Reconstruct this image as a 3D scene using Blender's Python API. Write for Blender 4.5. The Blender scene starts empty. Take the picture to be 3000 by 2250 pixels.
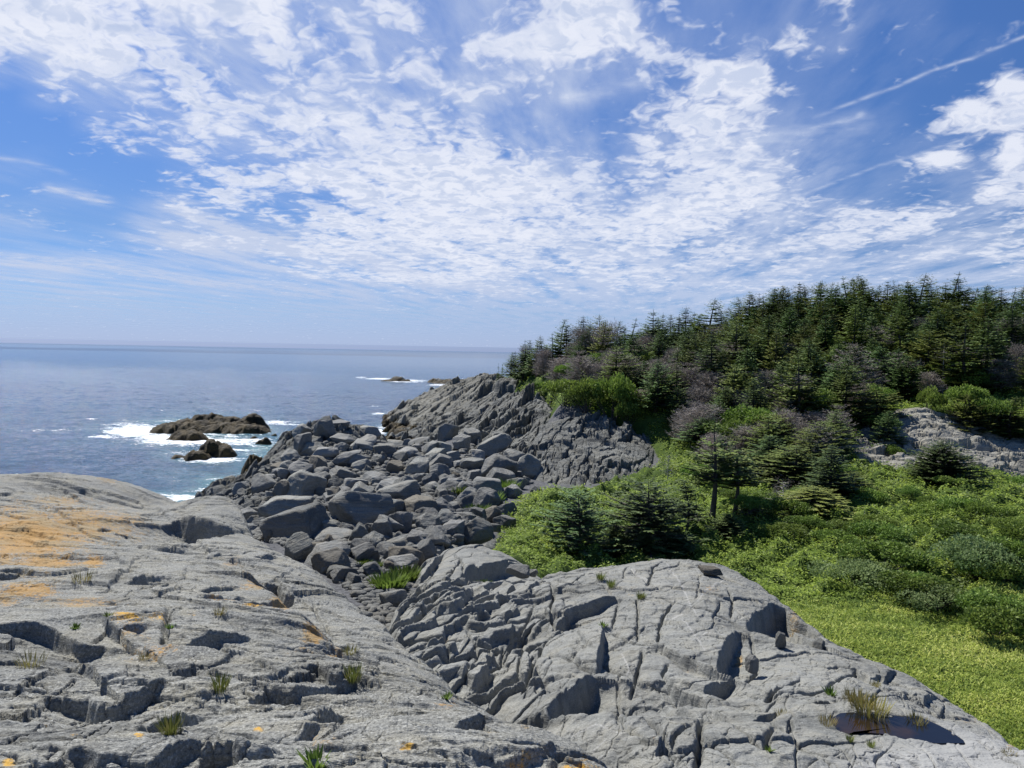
import bpy, math, random
import numpy as np
from mathutils import Matrix, Vector

# ---------------------------------------------------------------- camera
F, CU, CV = 2200.0, 1500.0, 1125.0          # focal length and centre in pixels of a 3000 wide picture
EYE = np.array([0.0, 0.0, 14.0])            # the eye stands 14 m above the sea (z = 0)
PITCH, ROLL = math.radians(2.42), math.radians(1.08)
fwd = np.array([0, math.cos(PITCH), -math.sin(PITCH)]); up0 = np.array([0, math.sin(PITCH), math.cos(PITCH)])
rt0 = np.array([1.0, 0, 0])
RT = rt0 * math.cos(ROLL) + up0 * math.sin(ROLL)
UP = up0 * math.cos(ROLL) - rt0 * math.sin(ROLL)
scene = bpy.context.scene
COL = scene.collection
cam = bpy.data.cameras.new('camera'); cam.sensor_width = 36; cam.lens = 36 * F / 3000
cam.clip_start = 0.1; cam.clip_end = 500000
camo = bpy.data.objects.new('camera', cam); COL.objects.link(camo)
M4 = Matrix(((RT[0], UP[0], -fwd[0], EYE[0]), (RT[1], UP[1], -fwd[1], EYE[1]), (RT[2], UP[2], -fwd[2], EYE[2]), (0, 0, 0, 1)))
camo.matrix_world = M4
scene.camera = camo
# ---------------------------------------------------------------- light
SUN_AZ, SUN_EL = math.radians(-38), math.radians(52)     # ahead of the camera, to the left
world = bpy.data.worlds.new('World'); scene.world = world; world.use_nodes = True
nt = world.node_tree; bg = nt.nodes['Background']
sky = nt.nodes.new('ShaderNodeTexSky'); sky.sky_type = 'NISHITA'; sky.sun_disc = False
sky.sun_elevation = SUN_EL; sky.sun_rotation = SUN_AZ
sky.altitude = 0; sky.air_density = 1.0; sky.dust_density = 0.35; sky.ozone_density = 3.0
geo = nt.nodes.new('ShaderNodeTexCoord'); sx_ = nt.nodes.new('ShaderNodeSeparateXYZ'); nt.links.new(geo.outputs['Generated'], sx_.inputs[0])
ramp = nt.nodes.new('ShaderNodeValToRGB'); nt.links.new(sx_.outputs['Z'], ramp.inputs[0])     # sea air: bluer and deeper than the clear-air model
els = ramp.color_ramp.elements; els[0].position = 0.0; els[0].color = (0.44, 0.60, 1.25, 1); els[1].position = 1.0; els[1].color = (0.55, 0.78, 1.05, 1)
for p_, c_ in ((0.05, (0.42, 0.60, 1.02, 1)), (0.14, (0.40, 0.56, 0.86, 1)), (0.40, (0.45, 0.67, 1.04, 1))):
    e_ = els.new(p_); e_.color = c_
mul = nt.nodes.new('ShaderNodeMix'); mul.data_type = 'RGBA'; mul.blend_type = 'MULTIPLY'; mul.inputs[0].default_value = 1.0
nt.links.new(sky.outputs[0], mul.inputs[6]); nt.links.new(ramp.outputs[0], mul.inputs[7])
nt.links.new(mul.outputs[2], bg.inputs[0]); bg.inputs[1].default_value = 0.074
sl = bpy.data.lights.new('sun', 'SUN'); sl.energy = 4.9; sl.angle = math.radians(0.53); sl.color = (1.0, 0.955, 0.89)
so = bpy.data.objects.new('sun', sl); COL.objects.link(so)
sd = Vector((math.sin(SUN_AZ) * math.cos(SUN_EL), math.cos(SUN_AZ) * math.cos(SUN_EL), math.sin(SUN_EL)))
so.rotation_euler = sd.to_track_quat('Z', 'Y').to_euler(); so.location = (-30, 30, 60)
scene.view_settings.view_transform = 'Standard'; scene.view_settings.look = 'None'
scene.view_settings.exposure = 0.45; scene.view_settings.gamma = 1.0
scene.cycles.max_bounces = 5; scene.cycles.diffuse_bounces = 2; scene.cycles.glossy_bounces = 2
scene.cycles.transparent_max_bounces = 6; scene.cycles.transmission_bounces = 2
scene.cycles.caustics_reflective = False; scene.cycles.caustics_refractive = False

# ---------------------------------------------------------------- picture <-> world
def rays(u, v):
    u = np.asarray(u, float); v = np.asarray(v, float)
    a = (u - CU) / F; b = -(v - CV) / F
    return fwd + a[..., None] * RT + b[..., None] * UP
def at(u, v, Y):
    d = rays(u, v); t = np.asarray(Y, float) / d[..., 1]
    return EYE + d * t[..., None]
def proj(x, y, z):
    p = np.stack([x, y, z], -1) - EYE
    w = p @ fwd
    return CU + F * (p @ RT) / w, CV - F * (p @ UP) / w

# ---------------------------------------------------------------- noise
def _h(ix, iy, s):
    ix = ix.astype(np.int64).astype(np.uint32); iy = iy.astype(np.int64).astype(np.uint32)
    h = ix * np.uint32(374761393) + iy * np.uint32(668265263) + np.uint32((s * 2246822519) & 0xffffffff)
    h = (h ^ (h >> np.uint32(13))) * np.uint32(1274126177)
    h = (h ^ (h >> np.uint32(15))) * np.uint32(2246822519)
    return ((h ^ (h >> np.uint32(16))) & np.uint32(0xffffff)).astype(np.float32) / np.float32(0xffffff)
def noise(x, y, s=0):
    x0 = np.floor(x); y0 = np.floor(y); fx = (x - x0).astype(np.float32); fy = (y - y0).astype(np.float32)
    ux = fx * fx * fx * (fx * (fx * 6 - 15) + 10); uy = fy * fy * fy * (fy * (fy * 6 - 15) + 10)
    def g(ox, oy):
        a = _h(x0 + ox, y0 + oy, s) * np.float32(6.2831853)
        return np.cos(a) * (fx - ox) + np.sin(a) * (fy - oy)
    a = g(0, 0); b = g(1, 0); c = g(0, 1); d = g(1, 1)
    return 1.5 * ((a + (b - a) * ux) * (1 - uy) + (c + (d - c) * ux) * uy)
def fbm(x, y, s=0, o=4, g=0.5, l=2.03):
    r = 0; a = 1.0
    for i in range(o):
        r = r + a * noise(x + 17.3 * i, y - 9.1 * i, s + i); x = x * l; y = y * l; a *= g
    return r
def worley(x, y, s=0, jit=0.9):
    x0 = np.floor(x); y0 = np.floor(y)
    f1 = np.full(x.shape, 9.0); f2 = f1.copy(); cid = np.zeros(x.shape, np.float32); cx = f1.copy(); cy = f1.copy()
    for i in (-1, 0, 1):
        for j in (-1, 0, 1):
            px = x0 + i + 0.5 + jit * (_h(x0 + i, y0 + j, s) - 0.5); py = y0 + j + 0.5 + jit * (_h(x0 + i, y0 + j, s + 77) - 0.5)
            d = np.hypot(px - x, py - y); m = d < f1
            f2 = np.where(m, f1, np.minimum(f2, d)); f1 = np.where(m, d, f1)
            cid = np.where(m, _h(x0 + i, y0 + j, s + 191), cid); cx = np.where(m, px, cx); cy = np.where(m, py, cy)
    return f1, f2, cid, cx, cy
def sstep(a, b, x):
    t = np.clip((x - a) / (b - a), 0, 1); return t * t * (3 - 2 * t)
def fract_id(c, k):
    t = c * k; return t - np.floor(t)
def blocks(x, y, s, amp, tilt, crack, cw, ax=1.0, ay=1.0, rot=0.0, warp=0.25, round_=0.0):
    """jointed bedrock: every joint block has a height and a tilt of its own, with a cleft between blocks"""
    c, q = math.cos(rot), math.sin(rot)
    X = (x * c + y * q) / ax; Yq = (-x * q + y * c) / ay
    wx = fbm(X * 0.9, Yq * 0.9, s + 5, 3) * warp; wy = fbm(X * 0.9, Yq * 0.9, s + 9, 3) * warp
    X = X + wx; Yq = Yq + wy
    f1, f2, cid, cx, cy = worley(X, Yq, s)
    e = (f2 - f1)
    h = amp * (cid - 0.5) * 2 + tilt * ((X - cx) * (fract_id(cid, 37.7) - .5) + (Yq - cy) * (fract_id(cid, 91.3) - .5)) * 2
    h = h - crack * np.exp(-(e / cw) ** 2) - round_ * np.exp(-e / 0.16)
    return h
def terrace(t, k=0.12):
    f = t - np.floor(t); return np.floor(t) + sstep(1 - k, 1, f) * 1.0

# ---------------------------------------------------------------- smooth surfaces through measured points
class TPS:
    def __init__(s, pts, lam=1e-3):
        p = np.asarray(pts, float); s.c = p[:, :2]; n = len(p)
        K = s.k(s.c, s.c) + lam * np.eye(n); P = np.c_[np.ones(n), s.c]
        A = np.zeros((n + 3, n + 3)); A[:n, :n] = K; A[:n, n:] = P; A[n:, :n] = P.T
        w = np.linalg.solve(A, np.r_[p[:, 2], 0, 0, 0]); s.w = w[:n]; s.a = w[n:]
    @staticmethod
    def k(a, b):
        r2 = ((a[:, None] - b[None]) ** 2).sum(-1); return 0.5 * r2 * np.log(r2 + 1e-12)
    def __call__(s, x, y):
        sh = np.shape(x); x = np.ravel(x).astype(float); y = np.ravel(y).astype(float); o = np.empty(x.size)
        for i in range(0, x.size, 40000):
            q = np.c_[x[i:i + 40000], y[i:i + 40000]]
            o[i:i + 40000] = s.k(q, s.c) @ s.w + s.a[0] + q @ s.a[1:]
        return o.reshape(sh)
def ctrl(lst):
    """control points given as (u, v, depth) or (u, None, depth, z)"""
    out = []
    for p in lst:
        if p[1] is None:
            d = rays(p[0], 1400.0); out.append((d[0] / d[1] * p[2], p[2], p[3]))
        else:
            out.append(tuple(at(p[0], p[1], p[2])))
    return out
def polar(u0, u1, nu, y0, y1, ny):
    """fan shaped grid: columns at even picture spacing, rows at even ratios"""
    u = np.linspace(u0, u1, nu); yy = y0 * (y1 / y0) ** np.linspace(0, 1, ny)
    d = rays(u, np.full(nu, 1400.0)); k = d[:, 0] / d[:, 1]
    return k[None, :] * yy[:, None], np.repeat(yy[:, None], nu, 1)
def coarse(fn, x, y, st=12):
    """evaluate a smooth function on every st-th row and column, interpolate between"""
    ny, nx = x.shape; r = np.unique(np.r_[np.arange(0, ny, st), ny - 1]); c = np.unique(np.r_[np.arange(0, nx, st), nx - 1])
    z = fn(x[np.ix_(r, c)], y[np.ix_(r, c)])
    t = np.empty((len(r), nx))
    for i in range(len(r)): t[i] = np.interp(np.arange(nx), c, z[i])
    ri = np.interp(np.arange(ny), r, np.arange(len(r))); lo = np.minimum(ri.astype(int), len(r) - 2); f = (ri - lo)[:, None]
    return t[lo] * (1 - f) + t[lo + 1] * f
def hit(fn, u, v, y0, y1, n=260):
    """first point where the ray through (u, v) meets the height function fn, between depths y0 and y1"""
    u = np.atleast_1d(np.asarray(u, float)); v = np.atleast_1d(np.asarray(v, float))
    d = rays(u, v); yy = y0 * (y1 / y0) ** np.linspace(0, 1, n)
    X = d[:, 0, None] / d[:, 1, None] * yy; Z = EYE[2] + d[:, 2, None] / d[:, 1, None] * yy
    Yg = np.repeat(yy[None], len(u), 0); H = fn(X, Yg)
    below = Z <= H; ok = below.any(1); k = np.argmax(below, 1); k = np.where(ok, np.maximum(k, 1), n - 1)
    i = np.arange(len(u)); a = (Z - H)[i, k - 1]; b = (Z - H)[i, k]; f = np.where(np.abs(a - b) > 1e-9, a / (a - b + 1e-12), 0.5); f = np.clip(f, 0, 1)
    Y = yy[k - 1] * (1 - f) + yy[k] * f
    return d[:, 0] / d[:, 1] * Y, Y, ok
def polydist(P, x, y):
    """signed distance to a closed polygon, positive outside"""
    P = np.asarray(P)[:, :2]; n = len(P); d = np.full(x.shape, 1e9); ins = np.zeros(x.shape, bool)
    for i in range(n):
        a = P[i]; b = P[(i + 1) % n]; e = b - a; L = e @ e + 1e-12
        t = np.clip(((x - a[0]) * e[0] + (y - a[1]) * e[1]) / L, 0, 1)
        d = np.minimum(d, np.hypot(x - a[0] - t * e[0], y - a[1] - t * e[1]))
        c = (a[1] > y) != (b[1] > y)
        with np.errstate(divide='ignore', invalid='ignore'):
            ins ^= c & (x < (b[0] - a[0]) * (y - a[1]) / (b[1] - a[1] + 1e-12) + a[0])
    return np.where(ins, -d, d)
def linedist(L, x, y, R):
    """distance to an open polyline, side (+ = right hand side of travel) and position along it"""
    L = np.asarray(L, float); seg = np.hypot(*(L[1:] - L[:-1]).T); cum = np.r_[0, np.cumsum(seg)]
    D = np.full(x.shape, 1e9); S = np.zeros(x.shape); T = np.zeros(x.shape)
    for i in range(len(L) - 1):
        a, b = L[i], L[i + 1]; e = b - a; q = e @ e + 1e-12
        t = np.clip(((x - a[0]) * e[0] + (y - a[1]) * e[1]) / q, 0, 1)
        d = np.hypot(x - a[0] - t * e[0], y - a[1] - t * e[1]); m = d < D
        cr = (x - a[0]) * e[1] - (y - a[1]) * e[0]
        D = np.where(m, d, D); S = np.where(m, np.sign(cr), S); T = np.where(m, (cum[i] + t * seg[i]) / cum[-1], T)
    return D, S, T
def carve(z, x, y, lines, fn, y0, y1, wob=0.03, wf=3.0, seed=400):
    """cut traced ledges and joints into z. A line is (kind, depth, reach, width, points in picture pixels)"""
    for li, (kind, s, reach, w, pts) in enumerate(lines):
        p = np.asarray(pts, float); X, Y, ok = hit(fn, p[:, 0], p[:, 1], y0, y1)
        L = np.c_[X, Y]
        if not ok.all(): L = L[ok]
        if len(L) < 2: continue
        ln_ = np.hypot(*(L[1:] - L[:-1]).T).sum(); reach = min(reach, 0.65 * ln_); w = max(w, 0.035, 0.25 * s) if kind == 'l' else w
        R = max(reach * 3, w * 5) + 0.1
        m = (x > L[:, 0].min() - R) & (x < L[:, 0].max() + R) & (y > L[:, 1].min() - R) & (y < L[:, 1].max() + R)
        if not m.any(): continue
        rr = np.where(m.any(1))[0]; cc = np.where(m.any(0))[0]; sl_ = np.s_[rr[0]:rr[-1] + 1, cc[0]:cc[-1] + 1]
        xs = x[sl_]; ys = y[sl_]
        k = wf
        xw = xs + wob * fbm(xs * k, ys * k, seed + li, 3, 0.4); yw = ys + wob * fbm(xs * k, ys * k, seed + 50 + li, 3, 0.4)
        D, S, T = linedist(L, xw, yw, R)
        ta = np.sin(np.pi * np.clip(T, 0, 1)) ** 0.42 if kind == 'l' else np.clip(np.minimum(T, 1 - T) * 7, 0, 1) ** 0.6
        if kind == 'g':      # joint
            z[sl_] -= s * ta * np.exp(-(D / w) ** 2) + 0.14 * s * np.exp(-D / (w * 3.0)) * ta
        elif kind == 'l':    # ledge, lower on the right hand side
            d = D * S
            drop = sstep(-w * 0.5, w * 0.5, d) * np.exp(-np.maximum(d, 0) / reach)
            lift = (1 - sstep(-w * 0.5, w * 0.5, d)) * np.exp(-np.maximum(-d, 0) / (reach * 2.2))      # the upper sheet rises to its broken edge
            z[sl_] += s * ta * (0.28 * lift - 0.72 * drop)
        elif kind == 'r':    # low ridge
            z[sl_] += s * ta * np.exp(-(D / w) ** 2)
    return z

# ---------------------------------------------------------------- object helpers
def tag(o, label=None, cat=None, group=None, kind=None):
    if label: o['label'] = label
    if cat: o['category'] = cat
    if group: o['group'] = group
    if kind: o['kind'] = kind
    return o
def link(o, parent=None):
    COL.objects.link(o)
    if parent is not None: o.parent = parent
    return o
def mesh_np(name, V, Fq, mat, attrs=None, smooth=True, k=4):
    me = bpy.data.meshes.new(name); V = np.ascontiguousarray(V, np.float32); Fq = np.ascontiguousarray(Fq, np.int32)
    me.vertices.add(len(V)); me.vertices.foreach_set('co', V.ravel())
    me.loops.add(Fq.size); me.loops.foreach_set('vertex_index', Fq.ravel())
    me.polygons.add(len(Fq)); me.polygons.foreach_set('loop_start', np.arange(0, Fq.size, k, dtype=np.int32))
    me.polygons.foreach_set('loop_total', np.full(len(Fq), k, np.int32))
    if smooth: me.polygons.foreach_set('use_smooth', np.ones(len(Fq), bool))
    for n, a in (attrs or {}).items():
        at_ = me.attributes.new(n, 'FLOAT', 'POINT'); at_.data.foreach_set('value', np.ascontiguousarray(a, np.float32).ravel())
    me.update(calc_edges=True)
    if mat: me.materials.append(mat)
    return me
def grid_obj(name, x, y, z, keep, mat, attrs=None, smooth=True):
    ny, nx = x.shape; idx = np.arange(ny * nx).reshape(ny, nx)
    q = np.stack([idx[:-1, :-1], idx[:-1, 1:], idx[1:, 1:], idx[1:, :-1]], -1).reshape(-1, 4)
    if keep is not None:
        k = (keep[:-1, :-1] | keep[1:, 1:] | keep[:-1, 1:] | keep[1:, :-1]).ravel(); q = q[k]
    used = np.zeros(ny * nx, bool); used[q.ravel()] = True; mp = np.cumsum(used) - 1
    V = np.c_[x.ravel(), y.ravel(), z.ravel()][used]; q = mp[q]
    at_ = {n: np.broadcast_to(a, x.shape).ravel()[used] for n, a in (attrs or {}).items()}
    return link(bpy.data.objects.new(name, mesh_np(name, V, q, mat, at_, smooth)))
rng = np.random.default_rng(7)
# ---------------------------------------------------------------- materials
class NT:
    def __init__(s, name):
        s.m = bpy.data.materials.new(name); s.m.use_nodes = True; s.t = s.m.node_tree; s.t.nodes.clear()
        s.out = s.t.nodes.new('ShaderNodeOutputMaterial')
    def n(s, typ, **kw):
        x = s.t.nodes.new(typ)
        for k, v in kw.items():
            if k.startswith('i_'):
                key = k[2:]; key = int(key) if key.isdigit() else key
                s.put(x.inputs[key], v)
            else: setattr(x, k, v)
        return x
    def put(s, inp, v):
        if isinstance(v, bpy.types.NodeSocket): s.t.links.new(v, inp)
        elif isinstance(v, bpy.types.Node): s.t.links.new(v.outputs[0], inp)
        else: inp.default_value = v
    def attr(s, name): return s.n('ShaderNodeAttribute', attribute_name=name).outputs['Fac']
    def math(s, op, a, b=None, clamp=False):
        x = s.n('ShaderNodeMath', operation=op, use_clamp=clamp); s.put(x.inputs[0], a)
        if b is not None: s.put(x.inputs[1], b)
        return x.outputs[0]
    def noise(s, vec, scale, detail=4, rough=0.55, dist=0.0):
        x = s.n('ShaderNodeTexNoise'); s.put(x.inputs['Vector'], vec); x.inputs['Scale'].default_value = scale
        x.inputs['Detail'].default_value = detail; x.inputs['Roughness'].default_value = rough; x.inputs['Distortion'].default_value = dist
        return x.outputs['Fac']
    def mapr(s, v, a, b, c=0.0, d=1.0, smooth=False):
        x = s.n('ShaderNodeMapRange'); s.put(x.inputs['Value'], v)
        if smooth: x.interpolation_type = 'SMOOTHSTEP'
        for k, q in zip(('From Min', 'From Max', 'To Min', 'To Max'), (a, b, c, d)): s.put(x.inputs[k], q)
        return x.outputs[0]
    def mix(s, f, a, b, mode='MIX'):
        x = s.n('ShaderNodeMix', data_type='RGBA', blend_type=mode); s.put(x.inputs['Factor'], f)
        s.put(x.inputs[6], a if not isinstance(a, tuple) else (*a, 1)); s.put(x.inputs[7], b if not isinstance(b, tuple) else (*b, 1))
        return x.outputs[2]
    def coord(s): return s.n('ShaderNodeTexCoord').outputs['Object']
    def mapping(s, vec, scale=(1, 1, 1), rot=(0, 0, 0)):
        x = s.n('ShaderNodeMapping'); s.put(x.inputs['Vector'], vec); x.inputs['Scale'].default_value = scale; x.inputs['Rotation'].default_value = rot
        return x.outputs[0]
    def bump(s, h, strength, dist, nrm=None):
        x = s.n('ShaderNodeBump'); s.put(x.inputs['Height'], h); x.inputs['Strength'].default_value = strength; x.inputs['Distance'].default_value = dist
        if nrm is not None: s.put(x.inputs['Normal'], nrm)
        return x.outputs[0]
    def bsdf(s, col, rough=0.85, nrm=None, spec=0.3, **kw):
        x = s.n('ShaderNodeBsdfPrincipled'); s.put(x.inputs['Base Color'], col if not isinstance(col, tuple) else (*col, 1))
        s.put(x.inputs['Roughness'], rough); x.inputs['Specular IOR Level'].default_value = spec
        if nrm is not None: s.put(x.inputs['Normal'], nrm)
        for k, v in kw.items(): s.put(x.inputs[k.replace('_', ' ')], v)
        return x
    def done(s, sh):
        s.t.links.new(sh.outputs[0] if isinstance(sh, bpy.types.Node) else sh, s.out.inputs[0]); return s.m

def rock_mat(name, dark, light, warm, sc=1.0, lichen=False, rot=0.5, speck=0.5, wet=False, bumpd=0.02, rnd=False, tone2=None):
    t = NT(name); c = t.coord()
    if rnd:
        oi = t.n('ShaderNodeObjectInfo'); vm = t.n('ShaderNodeVectorMath', operation='ADD'); t.put(vm.inputs[0], c)
        sc_ = t.n('ShaderNodeVectorMath', operation='SCALE'); t.put(sc_.inputs[0], oi.outputs['Location']); sc_.inputs['Scale'].default_value = 1.0
        t.put(vm.inputs[1], sc_.outputs[0]); c = vm.outputs[0]
    big = t.noise(c, 0.45 * sc, 5, 0.6); med = t.noise(c, 2.6 * sc, 6, 0.62); fine = t.noise(c, 52 * sc, 3, 0.75)
    st = t.mapping(c, (1.0, 5.0, 9.0), (0.3, 0.15, rot)); strk = t.noise(st, 1.6 * sc, 6, 0.65, 0.4)
    col = t.mix(t.mapr(big, 0.36, 0.64), dark, light)
    col = t.mix(t.mapr(med, 0.42, 0.66, 0, 0.85), col, warm)
    col = t.mix(t.mapr(strk, 0.35, 0.7, 0, 0.55), col, tuple(x * 1.22 for x in light))
    # mineral grain: pale and dark crystals
    col = t.mix(t.mapr(fine, 0.54, 0.68, 0, speck), col, tuple(min(1, x * 1.9) for x in light))
    col = t.mix(t.mapr(fine, 0.46, 0.34, 0, speck * 0.9), col, tuple(x * 0.5 for x in dark))
    stain = t.noise(t.mapping(c, (0.7, 1.7, 1)), 0.9 * sc, 7, 0.7, 0.6)
    col = t.mix(t.mapr(stain, 0.52, 0.66, 0, 0.55), col, tuple(x * 0.62 for x in dark))
    if rnd:
        hs = t.n('ShaderNodeHueSaturation'); t.put(hs.inputs['Color'], col); t.put(hs.inputs['Value'], t.mapr(oi.outputs['Random'], 0, 1, 0.80, 1.28))
        t.put(hs.inputs['Saturation'], t.mapr(t.math('FRACT', t.math('MULTIPLY', oi.outputs['Random'], 9.7)), 0, 1, 0.7, 1.3)); col = hs.outputs[0]
        br = t.math('GREATER_THAN', t.math('FRACT', t.math('MULTIPLY', oi.outputs['Random'], 23.3)), 0.90); col = t.mix(t.math('MULTIPLY', br, 0.55), col, (0.15, 0.125, 0.085))
    if tone2 is not None:
        a = t.attr('tone'); col = t.mix(t.math('MULTIPLY', a, t.mapr(med, 0.3, 0.6, 0.6, 1.0), True), col, tone2)
    if lichen:
        la = t.attr('lichen'); ln = t.noise(c, 2.6 * sc, 8, 0.78, 0.5); ln2 = t.noise(c, 21 * sc, 6, 0.8)
        s_ = t.math('ADD', t.math('MULTIPLY', ln, 0.5), t.math('MULTIPLY', ln2, 0.5)); s_ = t.math('ADD', t.math('MULTIPLY', t.math('SUBTRACT', s_, 0.5), 2.3), 0.45)
        m = t.mapr(t.math('SUBTRACT', t.math('ADD', s_, la), 1.0), -0.06, 0.14, 0, 0.78, True)
        lc = t.mix(t.mapr(t.noise(c, 1.3, 3), 0.42, 0.6), (0.40, 0.225, 0.055), (0.30, 0.215, 0.10))
        lb = t.attr('lichen2'); m2 = t.mapr(t.math('SUBTRACT', t.math('ADD', s_, lb), 1.0), -0.08, 0.14, 0, 0.8, True)
        col = t.mix(m, col, lc); col = t.mix(m2, col, t.mix(ln2, (0.55, 0.27, 0.02), (0.62, 0.38, 0.03)))
        vn = t.attr('vein'); col = t.mix(t.math('MULTIPLY', vn, t.mapr(fine, 0.35, 0.6, 0.3, 0.8), True), col, (0.46, 0.46, 0.45))
    rough = 0.88
    if wet:
        w = t.attr('wet'); wc = t.mix(t.mapr(med, 0.4, 0.6), (0.022, 0.017, 0.008), (0.070, 0.050, 0.018))
        col = t.mix(t.mapr(t.math('ADD', w, t.math('MULTIPLY', t.math('SUBTRACT', med, 0.5), 0.8)), 0.35, 0.65, 0, 1, True), col, wc)
        rough = t.mapr(w, 0.3, 0.8, 0.9, 0.72)
    h = t.math('ADD', t.math('MULTIPLY', med, 1.0), t.math('MULTIPLY', strk, 0.9))
    nb = t.bump(h, 0.75, bumpd * 2.8 / sc); nb = t.bump(t.noise(c, 12 * sc, 6, 0.7), 0.5, bumpd * 0.6 / sc, nb)
    nb = t.bump(fine, 0.8, bumpd * 0.25 / sc, nb)
    return t.done(t.bsdf(col, rough, nb, 0.25))

M = {}
M['ledge'] = rock_mat('ledge_rock', (0.122, 0.127, 0.122), (0.239, 0.243, 0.226), (0.239, 0.225, 0.173), 1.0, lichen=True, rot=0.25, speck=0.9, bumpd=0.03)
M['dome'] = rock_mat('dome_rock', (0.134, 0.140, 0.134), (0.225, 0.230, 0.216), (0.241, 0.232, 0.192), 0.8, lichen=True, rot=-0.6, speck=0.5, bumpd=0.024, tone2=(0.324, 0.329, 0.324))
M['shore'] = rock_mat('shore_rock', (0.090, 0.095, 0.094), (0.190, 0.197, 0.185), (0.180, 0.170, 0.136), 0.3, rot=0.7, speck=0.35, wet=True, bumpd=0.05, tone2=(0.328, 0.305, 0.233))
M['boulder'] = rock_mat('boulder_rock', (0.106, 0.113, 0.111), (0.232, 0.236, 0.221), (0.215, 0.200, 0.163), 0.7, rot=0.2, speck=0.4, bumpd=0.05, rnd=True)
M['pale'] = rock_mat('pale_rock', (0.205, 0.202, 0.179), (0.322, 0.316, 0.276), (0.293, 0.267, 0.202), 0.5, rot=0.2, speck=0.3, bumpd=0.05, wet=True)
M['islet'] = rock_mat('weedy_rock', (0.042, 0.036, 0.024), (0.090, 0.081, 0.060), (0.078, 0.060, 0.027), 0.35, rot=0.2, speck=0.2, bumpd=0.05, wet=True)

def leaf_mat(name, cols, trans=0.25, rough=0.6, var=0.35, patch=None):
    """cols: dark, mid, light. The attribute 'tint' (0..1, one value per spray) and a slow noise pick between them"""
    t = NT(name); a = t.attr('tint'); oi = t.n('ShaderNodeObjectInfo')
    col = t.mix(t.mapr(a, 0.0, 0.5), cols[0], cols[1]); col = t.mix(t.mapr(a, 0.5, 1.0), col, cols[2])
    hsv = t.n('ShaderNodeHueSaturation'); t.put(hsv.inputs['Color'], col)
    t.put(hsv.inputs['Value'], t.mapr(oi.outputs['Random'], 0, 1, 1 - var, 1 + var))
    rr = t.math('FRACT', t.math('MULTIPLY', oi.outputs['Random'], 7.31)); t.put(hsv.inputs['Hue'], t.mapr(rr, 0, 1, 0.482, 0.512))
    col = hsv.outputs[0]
    b = t.bsdf(col, rough, None, 0.25); tr = t.n('ShaderNodeBsdfTranslucent'); t.put(tr.inputs[0], col)
    mx = t.n('ShaderNodeMixShader'); mx.inputs[0].default_value = trans; t.put(mx.inputs[1], b.outputs[0]); t.put(mx.inputs[2], tr.outputs[0])
    return t.done(mx)
def plain(name, a, b, sc=4, rough=0.85, bd=0.01):
    t = NT(name); c = t.coord(); n_ = t.noise(t.mapping(c, (1, 1, 0.25)), sc, 6, 0.65)
    return t.done(t.bsdf(t.mix(t.mapr(n_, 0.35, 0.65), a, b), rough, t.bump(n_, 0.5, bd), 0.2))
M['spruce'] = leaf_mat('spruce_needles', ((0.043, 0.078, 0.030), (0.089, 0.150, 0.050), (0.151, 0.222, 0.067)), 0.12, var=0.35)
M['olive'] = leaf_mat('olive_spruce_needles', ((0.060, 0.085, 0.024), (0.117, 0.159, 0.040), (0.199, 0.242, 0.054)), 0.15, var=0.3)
M['dead'] = leaf_mat('dead_twigs', ((0.15, 0.125, 0.105), (0.26, 0.225, 0.195), (0.42, 0.38, 0.345)), 0.0, 0.9, var=0.22)
M['shrub'] = leaf_mat('shrub_leaves', ((0.123, 0.195, 0.035), (0.231, 0.345, 0.056), (0.381, 0.493, 0.087)), 0.42, var=0.2)
M['silver'] = leaf_mat('grey_green_leaves', ((0.093, 0.151, 0.055), (0.170, 0.241, 0.089), (0.309, 0.392, 0.166)), 0.42, var=0.1)
M['grass'] = leaf_mat('grass_blades', ((0.266, 0.395, 0.085), (0.507, 0.631, 0.150), (0.832, 0.867, 0.332)), 0.42, var=0.15)
M['dry'] = leaf_mat('dry_grass', ((0.180, 0.156, 0.048), (0.264, 0.240, 0.072), (0.408, 0.348, 0.156)), 0.3, var=0.15)
M['bush'] = leaf_mat('bush_leaves', ((0.057, 0.102, 0.020), (0.121, 0.198, 0.035), (0.213, 0.312, 0.061)), 0.35, var=0.25)
M['tuft'] = leaf_mat('tuft_blades', ((0.10, 0.13, 0.03), (0.18, 0.22, 0.05), (0.32, 0.30, 0.11)), 0.3, var=0.2)
M['bark'] = plain('spruce_bark', (0.05, 0.042, 0.038), (0.11, 0.095, 0.085), 6)
M['bone'] = plain('bleached_wood', (0.32, 0.30, 0.28), (0.55, 0.53, 0.50), 6)
# ground: soil, gravel and low growth
t = NT('ground_soil'); c = t.coord(); g = t.attr('rock'); n1 = t.noise(c, 1.4, 6, 0.7); n2 = t.noise(c, 9, 5, 0.7)
veg = t.mix(t.mapr(n1, 0.35, 0.65), (0.035, 0.060, 0.014), (0.075, 0.115, 0.024)); veg = t.mix(t.mapr(n2, 0.5, 0.7, 0, .6), veg, (0.10, 0.13, 0.035))
rk = t.mix(t.mapr(n2, 0.35, 0.65), (0.06, 0.062, 0.066), (0.16, 0.163, 0.17))
M['ground'] = t.done(t.bsdf(t.mix(t.mapr(t.math('ADD', g, t.math('MULTIPLY', t.math('SUBTRACT', n1, .5), .5)), .4, .6), veg, rk), 0.95, t.bump(t.math('ADD', n1, t.math('MULTIPLY', n2, .5)), 0.8, 0.12), 0.1))
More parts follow.
